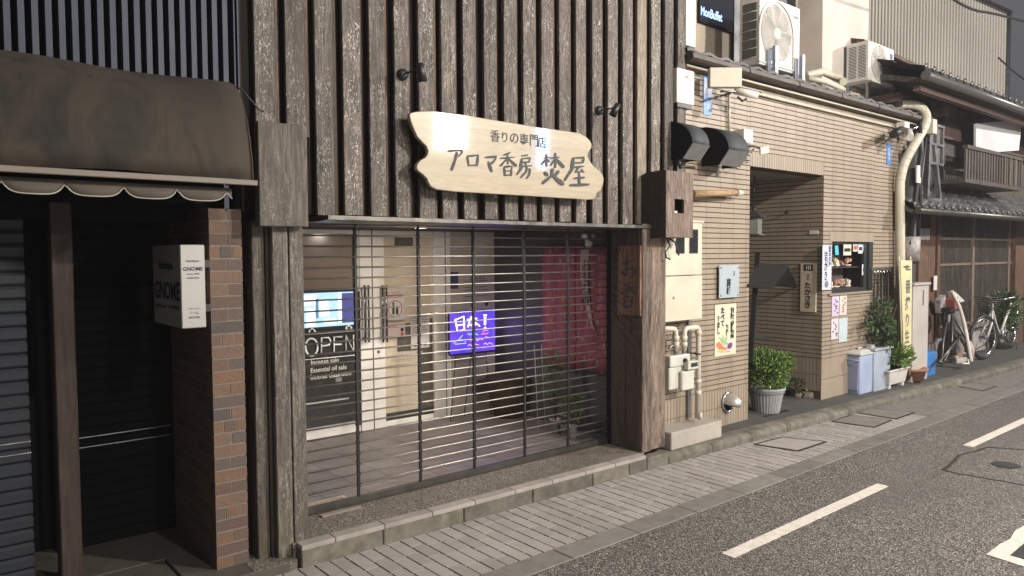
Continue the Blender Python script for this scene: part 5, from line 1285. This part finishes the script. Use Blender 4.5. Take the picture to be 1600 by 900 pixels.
# taller bush on the wall behind
p2 = G(1385,592,.1); q = F(1393,530,3.98)
o = thing('bushy_plant', 'tall loose dark green bush rising behind the bins against the tiled wall', 'potted plant', (q.x,4.02,.1))
mb = MB(); [mb.tube([(p.x,4.1,.2),(q.x+R.uniform(-.15,.15),4.02,.7),(q.x+R.uniform(-.25,.2),4.0+R.uniform(-.06,.06),1.15)], [.012,.009,.004], 5) for k in range(7)]; mb.build('stem', m_stem, o)
mb = MB(); mb.leaves((q.x+.02,4.07,.80), (.29,.11,.17), 420, .07, rs=9, hollow=.1).leaves((q.x-.1,4.06,1.06), (.2,.10,.19), 190, .065, rs=10, hollow=.1).leaves((q.x-.2,4.02,.95), (.28,.1,.1), 130, .075, rs=12)
mb.build('foliage', m_leafd, o)
MB().lathe((p.x,4.12,.10), [(.001,0),(.05,0),(.06,.15),(.001,.15)], 16).build('pot', m_ink, o)
# terracotta pot
p = G(1431,597,.09)
o = thing('terracotta_pot', 'empty brownish terracotta pot on small feet between white planter and blue can', 'pot', tuple(p))
rr = (F(1446,580,p.y).x-F(1420,580,p.y).x)/2*.86; zt4 = F(1432,575,p.y).z
MB().lathe((p.x,p.y+.1,.115), [(.001,0),(rr*.8,0),(rr*.95,(zt4-.115)*.8),(rr*1.06,(zt4-.115)*.82),(rr*1.06,zt4-.115),(rr*.92,zt4-.115),(.001,zt4-.16)], 24).build('body', pbr('terracotta',(.26,.12,.07),.8,nz=6,grime=.2,bump=.2), o)
mb = MB(); [mb.bx(p.x+a_-.02,p.x+a_+.02,p.y+.02,p.y+.06,.09,.118) for a_ in (-.1,.1)]; mb.bx(p.x-.02,p.x+.02,p.y+.15,p.y+.18,.09,.118).build('foot', m_black, o)
# white grooved hose cover (pale pipe with S bend)
o = thing('drain_cover_pipe', 'thick cream duct bending in an S over the gutter and down the wall corner', 'duct', tuple(F(1408,590,4.1)))
pp = [(1406,582,4.12),(1407,450,4.12),(1406,330,4.12),(1406,285,4.12),(1410,262,4.10),(1420,240,4.06),(1434,217,4.02),(1446,196,4.0),(1448,180,4.02),(1440,168,4.08),(1425,163,4.14),(1405,163,4.2)]
P3 = [F(*q) for q in pp]
def smooth(P, n=2):
    for _ in range(n):
        Q = [P[0]]
        for a, b in zip(P, P[1:]): Q += [a.lerp(b,.25), a.lerp(b,.75)]
        P = Q+[P[-1]]
    return P
P3 = [P3[0], P3[1], P3[2]]+smooth(P3[3:])
MB().tube(P3, .058, 12).build('duct', pbr('cream_duct',(.50,.46,.36),.45,nz=6,grime=.25,gcol=(.25,.2,.13),bump=.05), o)
mb = MB()
for k in range(5, len(P3)-2, 2): mb.tube([P3[k]-(P3[k+1]-P3[k]).normalized()*.006, P3[k]+(P3[k+1]-P3[k]).normalized()*.006], .0615, 12)
mb.build('collar', m_cream, o)
# cameras at the far corner
o = thing('corner_cameras', 'pair of dark and white security cameras under the eave by the cream duct', 'camera', tuple(F(1410,205,4.05)))
MB().obx(F(1411,196,4.1), (.07,0,0), (0,.05,0), (0,0,.035)).build('bracket', m_white, o)
MB().tube([F(1408,203,4.05),F(1396,210,3.95)], .05, 12).build('camera_body', m_black, o); MB().tube([F(1420,206,4.05),F(1422,215,3.92)], .045, 12).build('camera_body', m_offw, o)
MB().tube([F(1424,202,4.05),F(1434,198,4.0)], .015, 8).build('arm', m_chrome, o)
# ================================================================ utility pole, banner, cabinet, old house
px_ = F(1419,400,4.15).x
o = thing('utility_pole', 'slim dark pole with a grey wrapped band at the corner of the old house', 'pole', (px_,4.15,.1))
MB().tube([(px_,4.15,.1),(px_,4.15,3.15)], .09, 12).build('pole', pbr('dark_pole',(.045,.045,.045),.7,nz=6), o)
MB().tube([(px_-.03,4.12,F(1416,408,4.15).z),(px_-.03,4.12,F(1416,370,4.15).z)], .125, 12).build('wrap', pbr('marbled_wrap',(.26,.24,.23),.5,nz=14,var=.4,grime=.5,bump=.3), o)
MB().tube([(px_-.12,4.08,1.9),(px_-.05,4.05,2.5),(px_-.02,4.0,3.1),(px_-.1,4.0,3.45)], .03, 8).tube([(px_+.06,4.05,2.0),(px_+.02,4.02,2.7),(px_+.1,4.0,3.3)], .02, 8).build('cable', m_black, o)
MB().bx(px_-.13,px_-.03,4.0,4.02,F(1416,283,4.0).z,F(1416,255,4.0).z).build('number_plate', m_white, o)
by = 3.98
o = thing('yellow_banner', 'tall pale yellow banner with upright characters in front of the pole', 'banner', tuple(F(1416,565,by)))
A, B, C, D = F(1407,408,by), F(1425,408,by), F(1424,562,by), F(1413,563,by)
MB().prism([A,B,C,D], (0,.01,0)).build('cloth', pbr('pale_yellow_cloth',(.56,.50,.27),.6,nz=3,grime=.05,bump=.05), o)
MB().tube([A+Vector((0,.02,.06)),D+Vector((0,.02,-.2))], .01, 6).tube([B+Vector((0,.02,.06)),C+Vector((0,.02,-.2))], .01, 6).tube([A+Vector((-.02,.015,0)),B+Vector((.02,.015,0))], .012, 6).build('frame', m_cream, o)
m_btx = pbr('grey_green_lettering',(.09,.10,.10),.6,grime=0,bump=0)
vt(o, '一番搾り生', 1418,478,.95, by, m_btx, w=.15, bold=.02, sp=1.15)
MB().prism([F(1410,417,by)+Vector((0,-.003,0)),F(1417,414,by)+Vector((0,-.003,0)),F(1423,417,by)+Vector((0,-.003,0)),F(1416,420,by)+Vector((0,-.003,0))], (0,.001,0)).build('emblem', m_btx, o)
cy2 = 4.0
o = thing('grey_cabinet', 'tall plain pale grey cabinet in front of the old house corner', 'cabinet', tuple(F(1440,600,cy2)))
xa, xb = F(1426,520,cy2).x, F(1450,520,cy2).x
m_cab = pbr('pale_grey_cabinet', (.40,.37,.34), .5, nz=2, grime=.3, gcol=(.2,.17,.14), bump=.05)
MB().bx(xa, xb, cy2, cy2+.3, .10, F(1438,446,cy2).z).build('case', m_cab, o, bevel=.005); MB().bx(xa-.02, xb+.02, cy2-.02, cy2+.32, F(1438,446,cy2).z+.002, F(1438,443,cy2).z+.01).build('lid', m_cab, o, bevel=.004)
MB().bx((xa+xb)/2+.05,(xa+xb)/2+.07,cy2-.008,cy2,1.1,1.3).build('handle', m_steel, o)
# blue jerry can shaped bin
p = G(1456,588,.09)
o = thing('blue_can', 'bright blue plastic can standing by the grey cabinet', 'can', tuple(p))
xa, xb = F(1448,566,p.y).x, F(1464,566,p.y).x; zt5 = F(1456,550,p.y).z
m_blue = pbr('bright_blue_plastic', (.03,.17,.46), .4, nz=3, grime=.1, bump=.03)
taperbox(MB(), xa,xb,p.y,p.y+.2,.09,zt5,.92).build('body', m_blue, o, bevel=.02, seg=2)
MB().lathe(((xa+xb)/2-.04,p.y+.1,zt5-.01), [(.05,0),(.045,.06),(.001,.06)], 12).tube([((xa+xb)/2+.0,p.y+.1,zt5-.01),((xa+xb)/2+.03,p.y+.1,zt5+.05),((xa+xb)/2+.09,p.y+.1,zt5+.04),((xa+xb)/2+.1,p.y+.1,zt5-.02)], .016, 8).build('cap', m_blue, o)

# ---- old wooden house
HY = 4.55
m_hw = wood('grey_house_wood', (.04,.032,.026), (.12,.10,.082), .05, rv=.2, gs=.6)
m_hb = wood('brown_house_wood', (.07,.035,.018), (.17,.09,.05), .0, rv=.15, gs=.6)
m_hp = pbr('grey_lime_plaster', (.30,.27,.245), .9, nz=2, grime=.35, gcol=(.12,.11,.10), bump=.3, bs_=30)
m_ht, t, bs = nodes('dark_glazed_roof_tile'); vec, rnd = coords(t, (1,1,1))
t.links.new(mixc(t, rnd, (.035,.035,.037), (.09,.088,.085)), bs.inputs['Base Color']); bs.inputs['Roughness'].default_value = .28
oh = thing('old_wooden_house', 'two-storey old wooden town house with tiled eaves and a lattice front', 'building', (13.5, HY, .1))
X0 = F(1440,450,HY).x; X1 = 19.5
def fx(u, v=450, y=HY): return F(u, v, y).x
def fz(u, v, y=HY): return F(u, v, y).z
zs = fz(1500,505); ze = fz(1520,345)
p0 = F(1440,92,3.72); z_e = p0.z
MB().bx(X0, X1, HY+.1, HY+6, .1, z_e-.05).build('wall', m_hp, oh)
MB().bx(fx(1452), X1, HY-.02, HY+.1, .10, zs).build('base_wall', m_hp, oh)
MB().bx(fx(1428),fx(1446),HY-.06,HY+.1,.1,fz(1437,375)).build('side_door', m_hb, oh)
MB().bx(fx(1428),fx(1446),HY-.05,HY+.1,fz(1437,375)+.002,fz(1437,357)).build('plaster_patch', m_hp, oh)
MB().bx(fx(1446),fx(1457),HY-.06,HY+.08,zs-.2,2.45).bx(fx(1454),fx(1458.5),HY-.09,HY-.0,.6,2.5).build('post', m_hb, oh)
# lattice window with glass behind
lx0, lx1 = fx(1458.5), fx(1575)
m_lg, t, bs = nodes('dim_lattice_glass'); bs.inputs['Base Color'].default_value = (.05,.045,.042,1); bs.inputs['Roughness'].default_value = .25
lw = MB().bx(lx0, lx1, HY+.03, HY+.06, zs, 2.45).build('lattice_window', m_lg, oh)
mb = MB(); x = lx0+.02
while x < lx1: mb.bx(x, x+.018, HY-.03, HY+.0, zs+.02, 2.42, R.random()); x += .052
mb.build('lattice_bar', m_hw, lw)
m_lp = wood('pale_lattice_frame', (.12,.09,.06), (.26,.2,.15), 0, rv=.1)
mb = MB(); 
for z_ in (zs, (fz(1520,412)), (fz(1520,374))): mb.bx(lx0, lx1, HY-.045, HY-.03, z_-.018, z_+.018)
for u in (1514,1570): mb.bx(fx(u)-.05, fx(u)+.05, HY-.06, HY, zs, 2.45)
mb.build('frame', m_lp, lw)
MB().bx(lx0-.1, lx1+.3, HY-.14, HY-.02, zs-.08, zs-.01).build('sill', m_lp, oh)
MB().bx(fx(1576), fx(1590), HY-.1, HY, .1, 2.45).build('post', m_hb, oh); MB().bx(fx(1590), fx(1596), HY-.16, HY-.02, .1, 2.6).build('downpipe', m_steel, oh)
# lower eave: tiles sloping up to the wall
def eave(x0, x1, yf, zf, yb, zb_, name, parent):
    mb = MB(); x = x0; n = 5
    while x < x1:
        for j in range(n):
            ya = yf+(yb-yf)*j/n; yb2_ = yf+(yb-yf)*(j+1.15)/n; za_ = zf+(zb_-zf)*j/n+.02; zb3 = zf+(zb_-zf)*(j+1.15)/n
            mb.strip([[Vector((x+.25*i/6, yy, zz+.028*math.cos(i/6*2*math.pi))) for i in range(7)] for yy, zz in ((ya,za_-.02),(ya,za_+.012),(yb2_,zb3+.0))])
        mb.lathe((x,yf-.012,zf+.045), [(.001,.015),(.035,.015),(.04,0)], 10, (0,-1,0))
        x += .25
    r = mb.build(name, m_ht, parent)
    return r
ef = F(1520,333,3.95); EX0 = F(1428,316,3.95).x
eave(EX0, X1, 3.95, ef.z, HY, ef.z+.42, 'lower_roof', oh)
MB().prism([(EX0,3.97,ef.z-.02),(EX0,3.97,ef.z-.07),(EX0,HY,ef.z+.30),(EX0,HY,ef.z+.36)], (X1-EX0,0,0)).build('eave_boards', m_hw, oh)
MB().tube([(EX0,3.9,ef.z-.03),(X1,3.9,ef.z-.03)], .045, 8).build('gutter', m_rail, oh)
# upper storey
U1 = HY
MB().bx(fx(1440,250), X1, U1-.04, U1+.1, ef.z+.3, z_e-.04).build('upper_wall', m_hw, oh)
MB().bx(fx(1462,230), fx(1487,230), U1-.07, U1-.04, fz(1475,245), fz(1475,165)).bx(fx(1490,230), fx(1503,230), U1-.07, U1-.04, fz(1495,245), fz(1495,175)).build('plaster_panel', pbr('grey_panel',(.17,.16,.155),.8,nz=3,grime=.3), oh)
for u in (1440,1460,1505,1521): MB().bx(fx(u,230), fx(u,230)+.10, U1-.12, U1-.0, ef.z+.3, z_e-.1).build('upper_post', m_hw, oh)
# balcony with slats and the white board above it
bY = 4.0
xa, xb = F(1509,260,bY).x, F(1597,260,bY).x; z0b, z1b = F(1550,285,bY).z, F(1550,241,bY).z
bal = MB().bx(xa, xb, bY, U1, z0b-.06, z0b).build('balcony', m_hw, oh)
mb = MB(); x = xa
while x < xb: mb.bx(x, x+.06, bY, bY+.025, z0b, z1b, R.random()); x += .115
mb.build('slat', m_hw, bal)
MB().bx(xa, xb, bY-.02, bY+.05, z1b, z1b+.05).build('handrail', m_hw, bal)
mb = MB(); mb.bx(xb-.35,xb-.3,bY-.01,bY,z0b,z1b).bx(xb-.6,xb-.55,bY-.01,bY,z0b,z1b).bx(xb-.85,xb-.80,bY-.01,bY,z0b,z1b); mb.build('pale_slat', m_lp, bal)
yw = 4.09
A, B, C, D = F(1525,193,yw), F(1597,187,yw-.1), F(1592,235,yw-.1), F(1525,240,yw)
o = MB().prism([A,B,C,D], (0,.03,0)).build('white_board', pbr('white_sheet',(.50,.49,.50),.5,nz=2,grime=.08,bump=0)); tag(o, 'large blank white board standing above the balcony rail', 'board')
# upper roof with heavy ridge of tiles along the eave
uy = 3.72
p0 = F(1440,92,uy); z_e = p0.z
ux0, ux1 = F(1445,100,uy).x, 19.5
eave(ux0, ux1, uy, z_e-.12, uy+1.8, z_e+.55, 'upper_roof', oh)
MB().tube([(ux0-.1,uy-.05,z_e-.2),(ux1,uy-.05,z_e-.2)], .06, 8).build('gutter', m_ht, oh)
MB().prism([(ux0+.1,uy,z_e-.2),(ux0+.1,uy,z_e-.26),(ux0+.1,U1+.1,z_e-.02),(ux0+.1,U1+.1,z_e+.06)], (ux1-ux0,0,0)).build('eave_boards', m_hw, oh)
m_hr = pbr('reddish_beam', (.10,.06,.05), .8, nz=5, grime=.3, rv=.2)
mb = MB(); x = ux0+.2
while x < ux1: mb.bx(x, x+.10, U1-.45, U1, z_e-.40, z_e-.29); x += 1.5
mb.bx(ux0+.1, ux1, U1-.2, U1-.05, z_e-.62, z_e-.41); mb.bx(ux0+.1, ux1, uy+.08, uy+.17, z_e-.33, z_e-.27); mb.build('rafter', m_hr, oh)
# corrugated pinkish wall between and the bracket frame
xa, xb = 10.76, F(1447,130,4.7).x
def corr(P0, P1, z0, z1, pitch, amp, name, mat, parent=None, ztop1=None):
    P0, P1 = Vector(P0), Vector(P1); L = (P1-P0).length; d = (P1-P0)/L; nn = Vector((d.y,-d.x,0)); n = int(L/pitch)*4; rows = []
    for i in range(n+1):
        fr_ = (i//4+(0,.5,.58,.92)[i % 4])*4/n; q = P0+d*L*fr_-nn*amp*(0,0,1,1)[i % 4]; zt_ = z1 if ztop1 is None else z1+(ztop1-z1)*fr_
        rows.append([Vector((q.x,q.y,z0)), Vector((q.x,q.y,zt_))])
    return MB().strip(rows, None, False).build(name, mat, parent)
o = thing('corrugated_annex', 'small pinkish brown corrugated wall behind the smaller air conditioner', 'building', (xa,4.7,3.4))
corr((xa-.9,4.7,0),(xb,4.7,0),3.3,F(1420,98,4.7).z,.085,.015,'wall',pbr('pink_brown_sheet',(.27,.20,.17),.6,nz=2,grime=.2,bump=0),o)
MB().prism([(xa-1.2,4.45,F(1400,90,4.5).z),(xb+.5,4.45,F(1400,90,4.5).z-.1),(xb+.5,5.4,F(1400,90,4.5).z+.2),(xa-1.2,5.4,F(1400,90,4.5).z+.3)], (0,0,.05)).build('roof', m_hb, o)
# steel bracket frame with glazed box
fy = 4.12
o = thing('steel_rack', 'pale steel ladder frame with a glazed box hanging on the old house front', 'frame', tuple(F(1458,312,fy)))
mb = MB()
for u0, v0, u1, v1 in ((1451,215,1447,310),(1458,225,1467,310)): mb.bar(F(u0,v0,fy), F(u1,v1,fy), .06, .06)
mb.bar(F(1446,311,fy),F(1470,314,fy),.06,.05).build('rail', m_steel, o)
gx0, gx1 = F(1449,230,fy).x, F(1470,230,fy).x; gz0, gz1 = F(1460,258,fy).z, F(1460,198,fy).z
mb = MB(); [mb.bx(a_,a_+.03,fy-.03,fy,gz0,gz1) for a_ in (gx0,gx1,(gx0+gx1)/2)]; [mb.bx(gx0,gx1+.03,fy-.035,fy,z_,z_+.03) for z_ in (gz0,(gz0+gz1)/2,gz1)]
mb.build('box_frame', m_steel, o); MB().bx(gx0+.02,gx1,fy+.005,fy+.2,gz0,gz1).build('box', pbr('dusty_glass',(.12,.11,.10),.4,nz=8,grime=.4), o)
MB().bx(F(1449,210,fy-.05).x,F(1455,210,fy-.05).x,fy-.12,fy-.04,F(1452,212,fy).z,F(1452,190,fy).z).build('switch_box', m_cream, o)
o = MB().bx(fx(1459,430,HY-.1),fx(1464,430,HY-.1),HY-.105,HY-.095,fz(1462,452),fz(1462,430)).build('paper_notice', m_paper); tag(o, 'small white notice on the lattice post of the old house', 'notice')

# ---- leaning frames, tools and scooter-like trolley
def tubes(mb, lst, r, y=None):
    for l in lst: mb.tube([F(u, v, yy) for u, v, yy in l], r, 7)
    return mb
K = lambda x, y, yy=4.2: (1450+x/6, 440+y/6, yy)
o = thing('folded_drying_rack', 'dark crossed tubular legs of a folded rack leaning by the old house', 'rack', tuple(F(*K(230,720,4.0))))
b0 = 3.95
mb = MB(); tubes(mb, [[K(185,300,4.2),K(140,560,4.1),K(125,770,b0)],[K(225,300,4.2),K(222,560,4.15),K(215,640,4.1)],[K(235,330,4.2),K(330,480,4.1),K(410,650,b0)],[K(225,400,4.22),K(290,500,4.15),K(350,610,4.1),K(355,660,4.1)],[K(325,490,4.15),K(235,590,4.05),K(100,760,b0)],[K(300,510,4.18),K(220,600,4.1),K(150,750,4.0)],[K(180,300,4.2),K(240,290,4.2)]], .02)
mb.build('legs', m_rail, o)
MB().obx(F(*K(205,260,4.2)), (.16,0,0), (0,.06,0), (0,0,.03)).build('seat', m_black, o)
o = thing('white_pole_tool', 'long white bowed pole with a pale cap leaning across the dark rack', 'pole', tuple(F(*K(400,760,4.0))))
MB().tube(smooth([F(*K(222,90,4.05)),F(*K(290,220,4.02)),F(*K(335,370,4.0)),F(*K(365,520,3.97)),F(*K(405,750,3.93))]), .024, 8).build('pole', m_white, o)
MB().tube([F(*K(375,560,3.99)),F(*K(395,640,3.96)),F(*K(405,750,3.94))], [.045,.06,.035], 8).build('sleeve', pbr('pinkish_sleeve',(.36,.29,.28),.6), o)
MB().tube([F(*K(320,765,3.95)),F(*K(380,770,3.93)),F(*K(372,730,3.95))], .014, 6).build('foot', m_white, o)
o = thing('golf_bag', 'pale hooded bag with red and dark patches propped behind the rack', 'bag', tuple(F(*K(240,620,4.25))))
MB().lathe(F(*K(235,600,4.3)), [(.10,-.1),(.12,.3),(.10,.62),(.001,.66)], 14).build('body', pbr('dull_bag',(.12,.11,.11),.7,nz=4,var=.4,grime=.4), o)
MB().obx(F(*K(225,205,4.2)), (.07,0,.02), (0,.06,0), (-.02,0,.08)).build('red_patch', pbr('dull_red',(.22,.05,.04),.6), o)
MB().prism([F(*K(250,90,4.2)),F(*K(345,180,4.2)),F(*K(310,195,4.2)),F(*K(270,165,4.2))], (0,.1,0)).build('hood', m_offw, o)
o = thing('tool_bundle', 'bundle of pale and dark tool heads against the lattice window', 'tools', tuple(F(*K(130,330,4.3))))
mb = MB(); [mb.obx(F(*K(x_,y_,4.3)), (.05+.02*(k % 2),0,.03), (0,.04,0), (-.03,0,.09)) for k, (x_, y_) in enumerate(((105,220),(145,290),(130,200),(165,320)))]; mb.build('head', pbr('grey_plastic',(.30,.28,.27),.5,nz=9,var=.4), o)
MB().tube([F(*K(100,180,4.32)),F(*K(150,350,4.28)),F(*K(170,500,4.25))], .03, 8).tube([F(*K(90,200,4.35)),F(*K(90,290,4.35))], .08, 8).build('shaft', m_black, o)
o = thing('small_stove', 'dark round-topped appliance with a tan box at its front on the ground by the rack', 'appliance', tuple(F(*K(290,760,3.97))))
p = G(1450+300/6, 440+755/6, .1)
MB().lathe((p.x+.02,p.y+.25,.14), [(.001,0),(.2,0),(.22,.12),(.2,.22),(.15,.27),(.001,.28)], 18).build('drum', m_rail, o); MB().obx((p.x,p.y+.05,.24), (.11,0,0), (0,.05,0), (0,0,.09)).build('tan_box', pbr('tan_box',(.20,.13,.09),.7), o)
MB().bx(p.x-.28,p.x+.12,p.y-.06,p.y+.12,.10,.17).bx(p.x-.3,p.x-.2,p.y-.05,p.y+.05,.17,.22).build('base', m_cab, o, bevel=.01)

# ---- bicycle
by0 = 4.12
def bk(x, y, dy=0): return F(1450+x/6, 440+y/6, by0+dy)
bc = thing('bicycle', 'white small-wheeled bicycle parked before the old house', 'bicycle', tuple(bk(640,690)))
Wf = bk(520,595); Wr = bk(775,580,.16); rw = .345
Wf.z = .118+rw; Wr.z = .118+rw
def wheel(c, yaw, r):
    ax = Vector((math.sin(yaw), math.cos(yaw), 0)); a = Vector((math.cos(yaw), -math.sin(yaw), 0)); b = Vector((0,0,1))
    ring = lambda rr: [c+a*rr*math.cos(t_)+b*rr*math.sin(t_) for t_ in [2*math.pi*k/36 for k in range(37)]]
    w = MB().tube(ring(r-.02), .023, 8, cap=False).build('tyre', m_black, bc)
    MB().tube(ring(r-.055), .012, 6, cap=False).build('rim', m_chrome, w)
    mb = MB()
    for k in range(24): t_ = 2*math.pi*k/24; mb.tube([c+ax*.03*(-1)**k, c+a*(r-.06)*math.cos(t_)+b*(r-.06)*math.sin(t_)], .0022, 4)
    mb.tube([c-ax*.05, c+ax*.05], .022, 8); mb.build('spokes', m_steel, w)
wheel(Wf, .25, rw); wheel(Wr, -.05, rw)
m_bw = pbr('white_bike_paint', (.52,.52,.48), .35, nz=6, grime=.2, bump=0)
crank = (Wf+Wr)/2+Vector((.1,0,-.04)); head = bk(600,400); head.z = .86; seat = Vector((Wr.x-.32, (Wf.y+Wr.y)/2, .92))
MB().tube([Wf+Vector((0,-.05,0)), Wf+(head-Wf)*.55+Vector((0,-.05,0)), head, head+Vector((-.0,0,.12))], .016, 8).tube([Wf+Vector((0,.05,0)), head], .014, 8).build('fork', m_bw, bc)
MB().tube(smooth([head, head.lerp(crank,.5)+Vector((0,0,-.06)), crank]), .022, 8).tube([crank, seat], .019, 8).tube([crank, Wr], .013, 7).tube([seat-(seat-crank)*.25, Wr], .011, 7).build('bike_frame', m_bw, bc)
MB().tube([seat, seat+Vector((.0,0,.1))], .013, 8).build('seat_post', m_chrome, bc); MB().obx(seat+Vector((.02,0,.12)), (.11,.0,0), (0,.055,0), (0,0,.025)).build('saddle', m_black, bc, bevel=.015, seg=2)
hb = head+Vector((0,0,.14)); MB().tube(smooth([hb+Vector((.16,-.26,.08)), hb+Vector((-.02,-.18,.06)), hb, hb+Vector((-.02,.18,.06)), hb+Vector((.16,.26,.08))]), .011, 8).build('handlebar', m_chrome, bc)
ring = [Wr+Vector((math.cos(t_)*(rw+.02),0,math.sin(t_)*(rw+.02))) for t_ in [math.radians(a_) for a_ in range(30,200,10)]]
rows = [[p_+Vector((0,d_,0)) for d_ in (-.03,-.015,.015,.03)] for p_ in ring]; MB().strip(rows).build('mudguard', m_bw, bc).modifiers.new('t','SOLIDIFY').thickness = .004
MB().tube([Wr+Vector((-.05,-.06,.02)),(Wr.x-.02,Wr.y-.1,.125),(Wr.x+.25,Wr.y-.1,.125)], .01, 6).tube([Wr+Vector((-.28,-.07,.03)),(Wr.x+.2,Wr.y-.07,Wr.z+.0),(Wr.x-.0,Wr.y-.07,Wr.z+.38)], .01, 6).build('kickstand', m_chrome, bc)
MB().lathe(crank+Vector((0,-.05,0)), [(.001,.01),(.085,.01),(.085,0),(.001,0)], 20, (0,-1,0)).tube([crank+Vector((0,-.07,0)), crank+Vector((.1,-.07,-.12))], .009, 6).build('chainring', m_steel, bc)
bs2 = MB(); c_ = head+Vector((-.2,0,.12)); 
for k in range(7): z_ = c_.z-.1+.035*k; q_ = .10+.012*k; bs2.tube([(c_.x-q_,c_.y-q_*.9,z_),(c_.x+q_,c_.y-q_*.9,z_),(c_.x+q_,c_.y+q_*.9,z_),(c_.x-q_,c_.y+q_*.9,z_),(c_.x-q_,c_.y-q_*.9,z_)], .005, 5)
bs2.build('basket', m_rail, bc)
# dark bush behind the bicycle
c = F(1572,487,4.3)
o = thing('dark_bush', 'dark spiky evergreen bush in a pot behind the bicycle', 'potted plant', (c.x,4.36,.1))
mb = MB(); [mb.tube([(c.x,4.38,.3),(c.x+R.uniform(-.3,.3),4.36+R.uniform(-.06,.06),c.z+R.uniform(-.1,.35))], [.014,.004], 5) for k in range(12)]; mb.build('stem', m_stem, o)
MB().leaves((c.x,4.32,c.z), (.5,.2,.38), 650, .14, rs=14, hollow=.05, narrow=.2).build('foliage', m_leafd, o); MB().lathe((c.x,4.38,.1), [(.001,0),(.12,0),(.15,.25),(.001,.25)], 16).build('pot', m_rail, o)

# ---- big corrugated building behind
def at(u, D): 
    r = ray(u, 397); r.z = 0; r.normalize(); return r*D
P0 = at(1300, 21); P1 = at(1566, 26)
z0_ = P0.length; zt0 = CP.z+ray(1566,22).z/math.hypot(ray(1566,22).x,ray(1566,22).y)*26; ztl = zt0+1.2
o = thing('corrugated_building', 'tall grey beige corrugated building rising behind the roofs', 'building', (P0.x,P0.y,0))
m_cg = pbr('grey_beige_corrugated', (.50,.47,.41), .6, nz=.6, var=.08, grime=.2, gcol=(.2,.18,.15), bump=0)
corr(P0, P1, 0, ztl, .115, .06, 'wall', m_cg, o, zt0)
b_ = P1+Vector((3.5,5.5,0)); MB().prism([P0+Vector((0,.1,0)), P1+Vector((-.02,.1,0)), b_, P0+Vector((2,7,0))], (0,0,zt0-.5)).build('body', m_cg, o)
MB().tube([P0+Vector((0,-.06,ztl)), P1+Vector((0,-.06,zt0))], .07, 6).build('verge', m_rail, o)
MB().tube([P1+Vector((0.02,-.02,0)), P1+Vector((.02,-.02,zt0))], .06, 6).build('corner_trim', m_steel, o)
# overhead wires
def wire(pts, r, label):
    o = MB().tube(smooth([CP+ray(u,v).normalized()*D for u, v, D in pts]), r, 5).build('overhead_wire', m_black); tag(o, label, 'wire', 'overhead wires')
wire([(1440,-40,11),(1510,15,13),(1560,22,15),(1660,50,18)], .02, 'thicker overhead wire crossing the top right corner of the view')
wire([(1560,90,20),(1590,118,22),(1640,150,25)], .02, 'thin sagging wire against the sky at the right edge')
for o in bpy.data.objects:
    for k in ('_o', 'dim'):
        if k in o.keys(): del o[k]
HAZE = 0.0025
hz = MB().bx(-8, 45, -8, 30, -1.4, 16).build('haze', bpy.data.materials.new('haze_air'))  # air volume added to imitate lens glow at the far right
mh = hz.data.materials[0]; mh.use_nodes = True; t = mh.node_tree; t.nodes.clear()
ou = t.nodes.new('ShaderNodeOutputMaterial'); pv = t.nodes.new('ShaderNodeVolumePrincipled')
pv.inputs['Color'].default_value = (.8, .8, .85, 1); pv.inputs['Density'].default_value = HAZE; pv.inputs['Anisotropy'].default_value = .2
t.links.new(pv.outputs[0], ou.inputs['Volume']); hz['kind'] = 'stuff'; hz['label'] = 'thin pale haze added for lens glow over the street'
if '_o' in hz.keys(): del hz['_o']
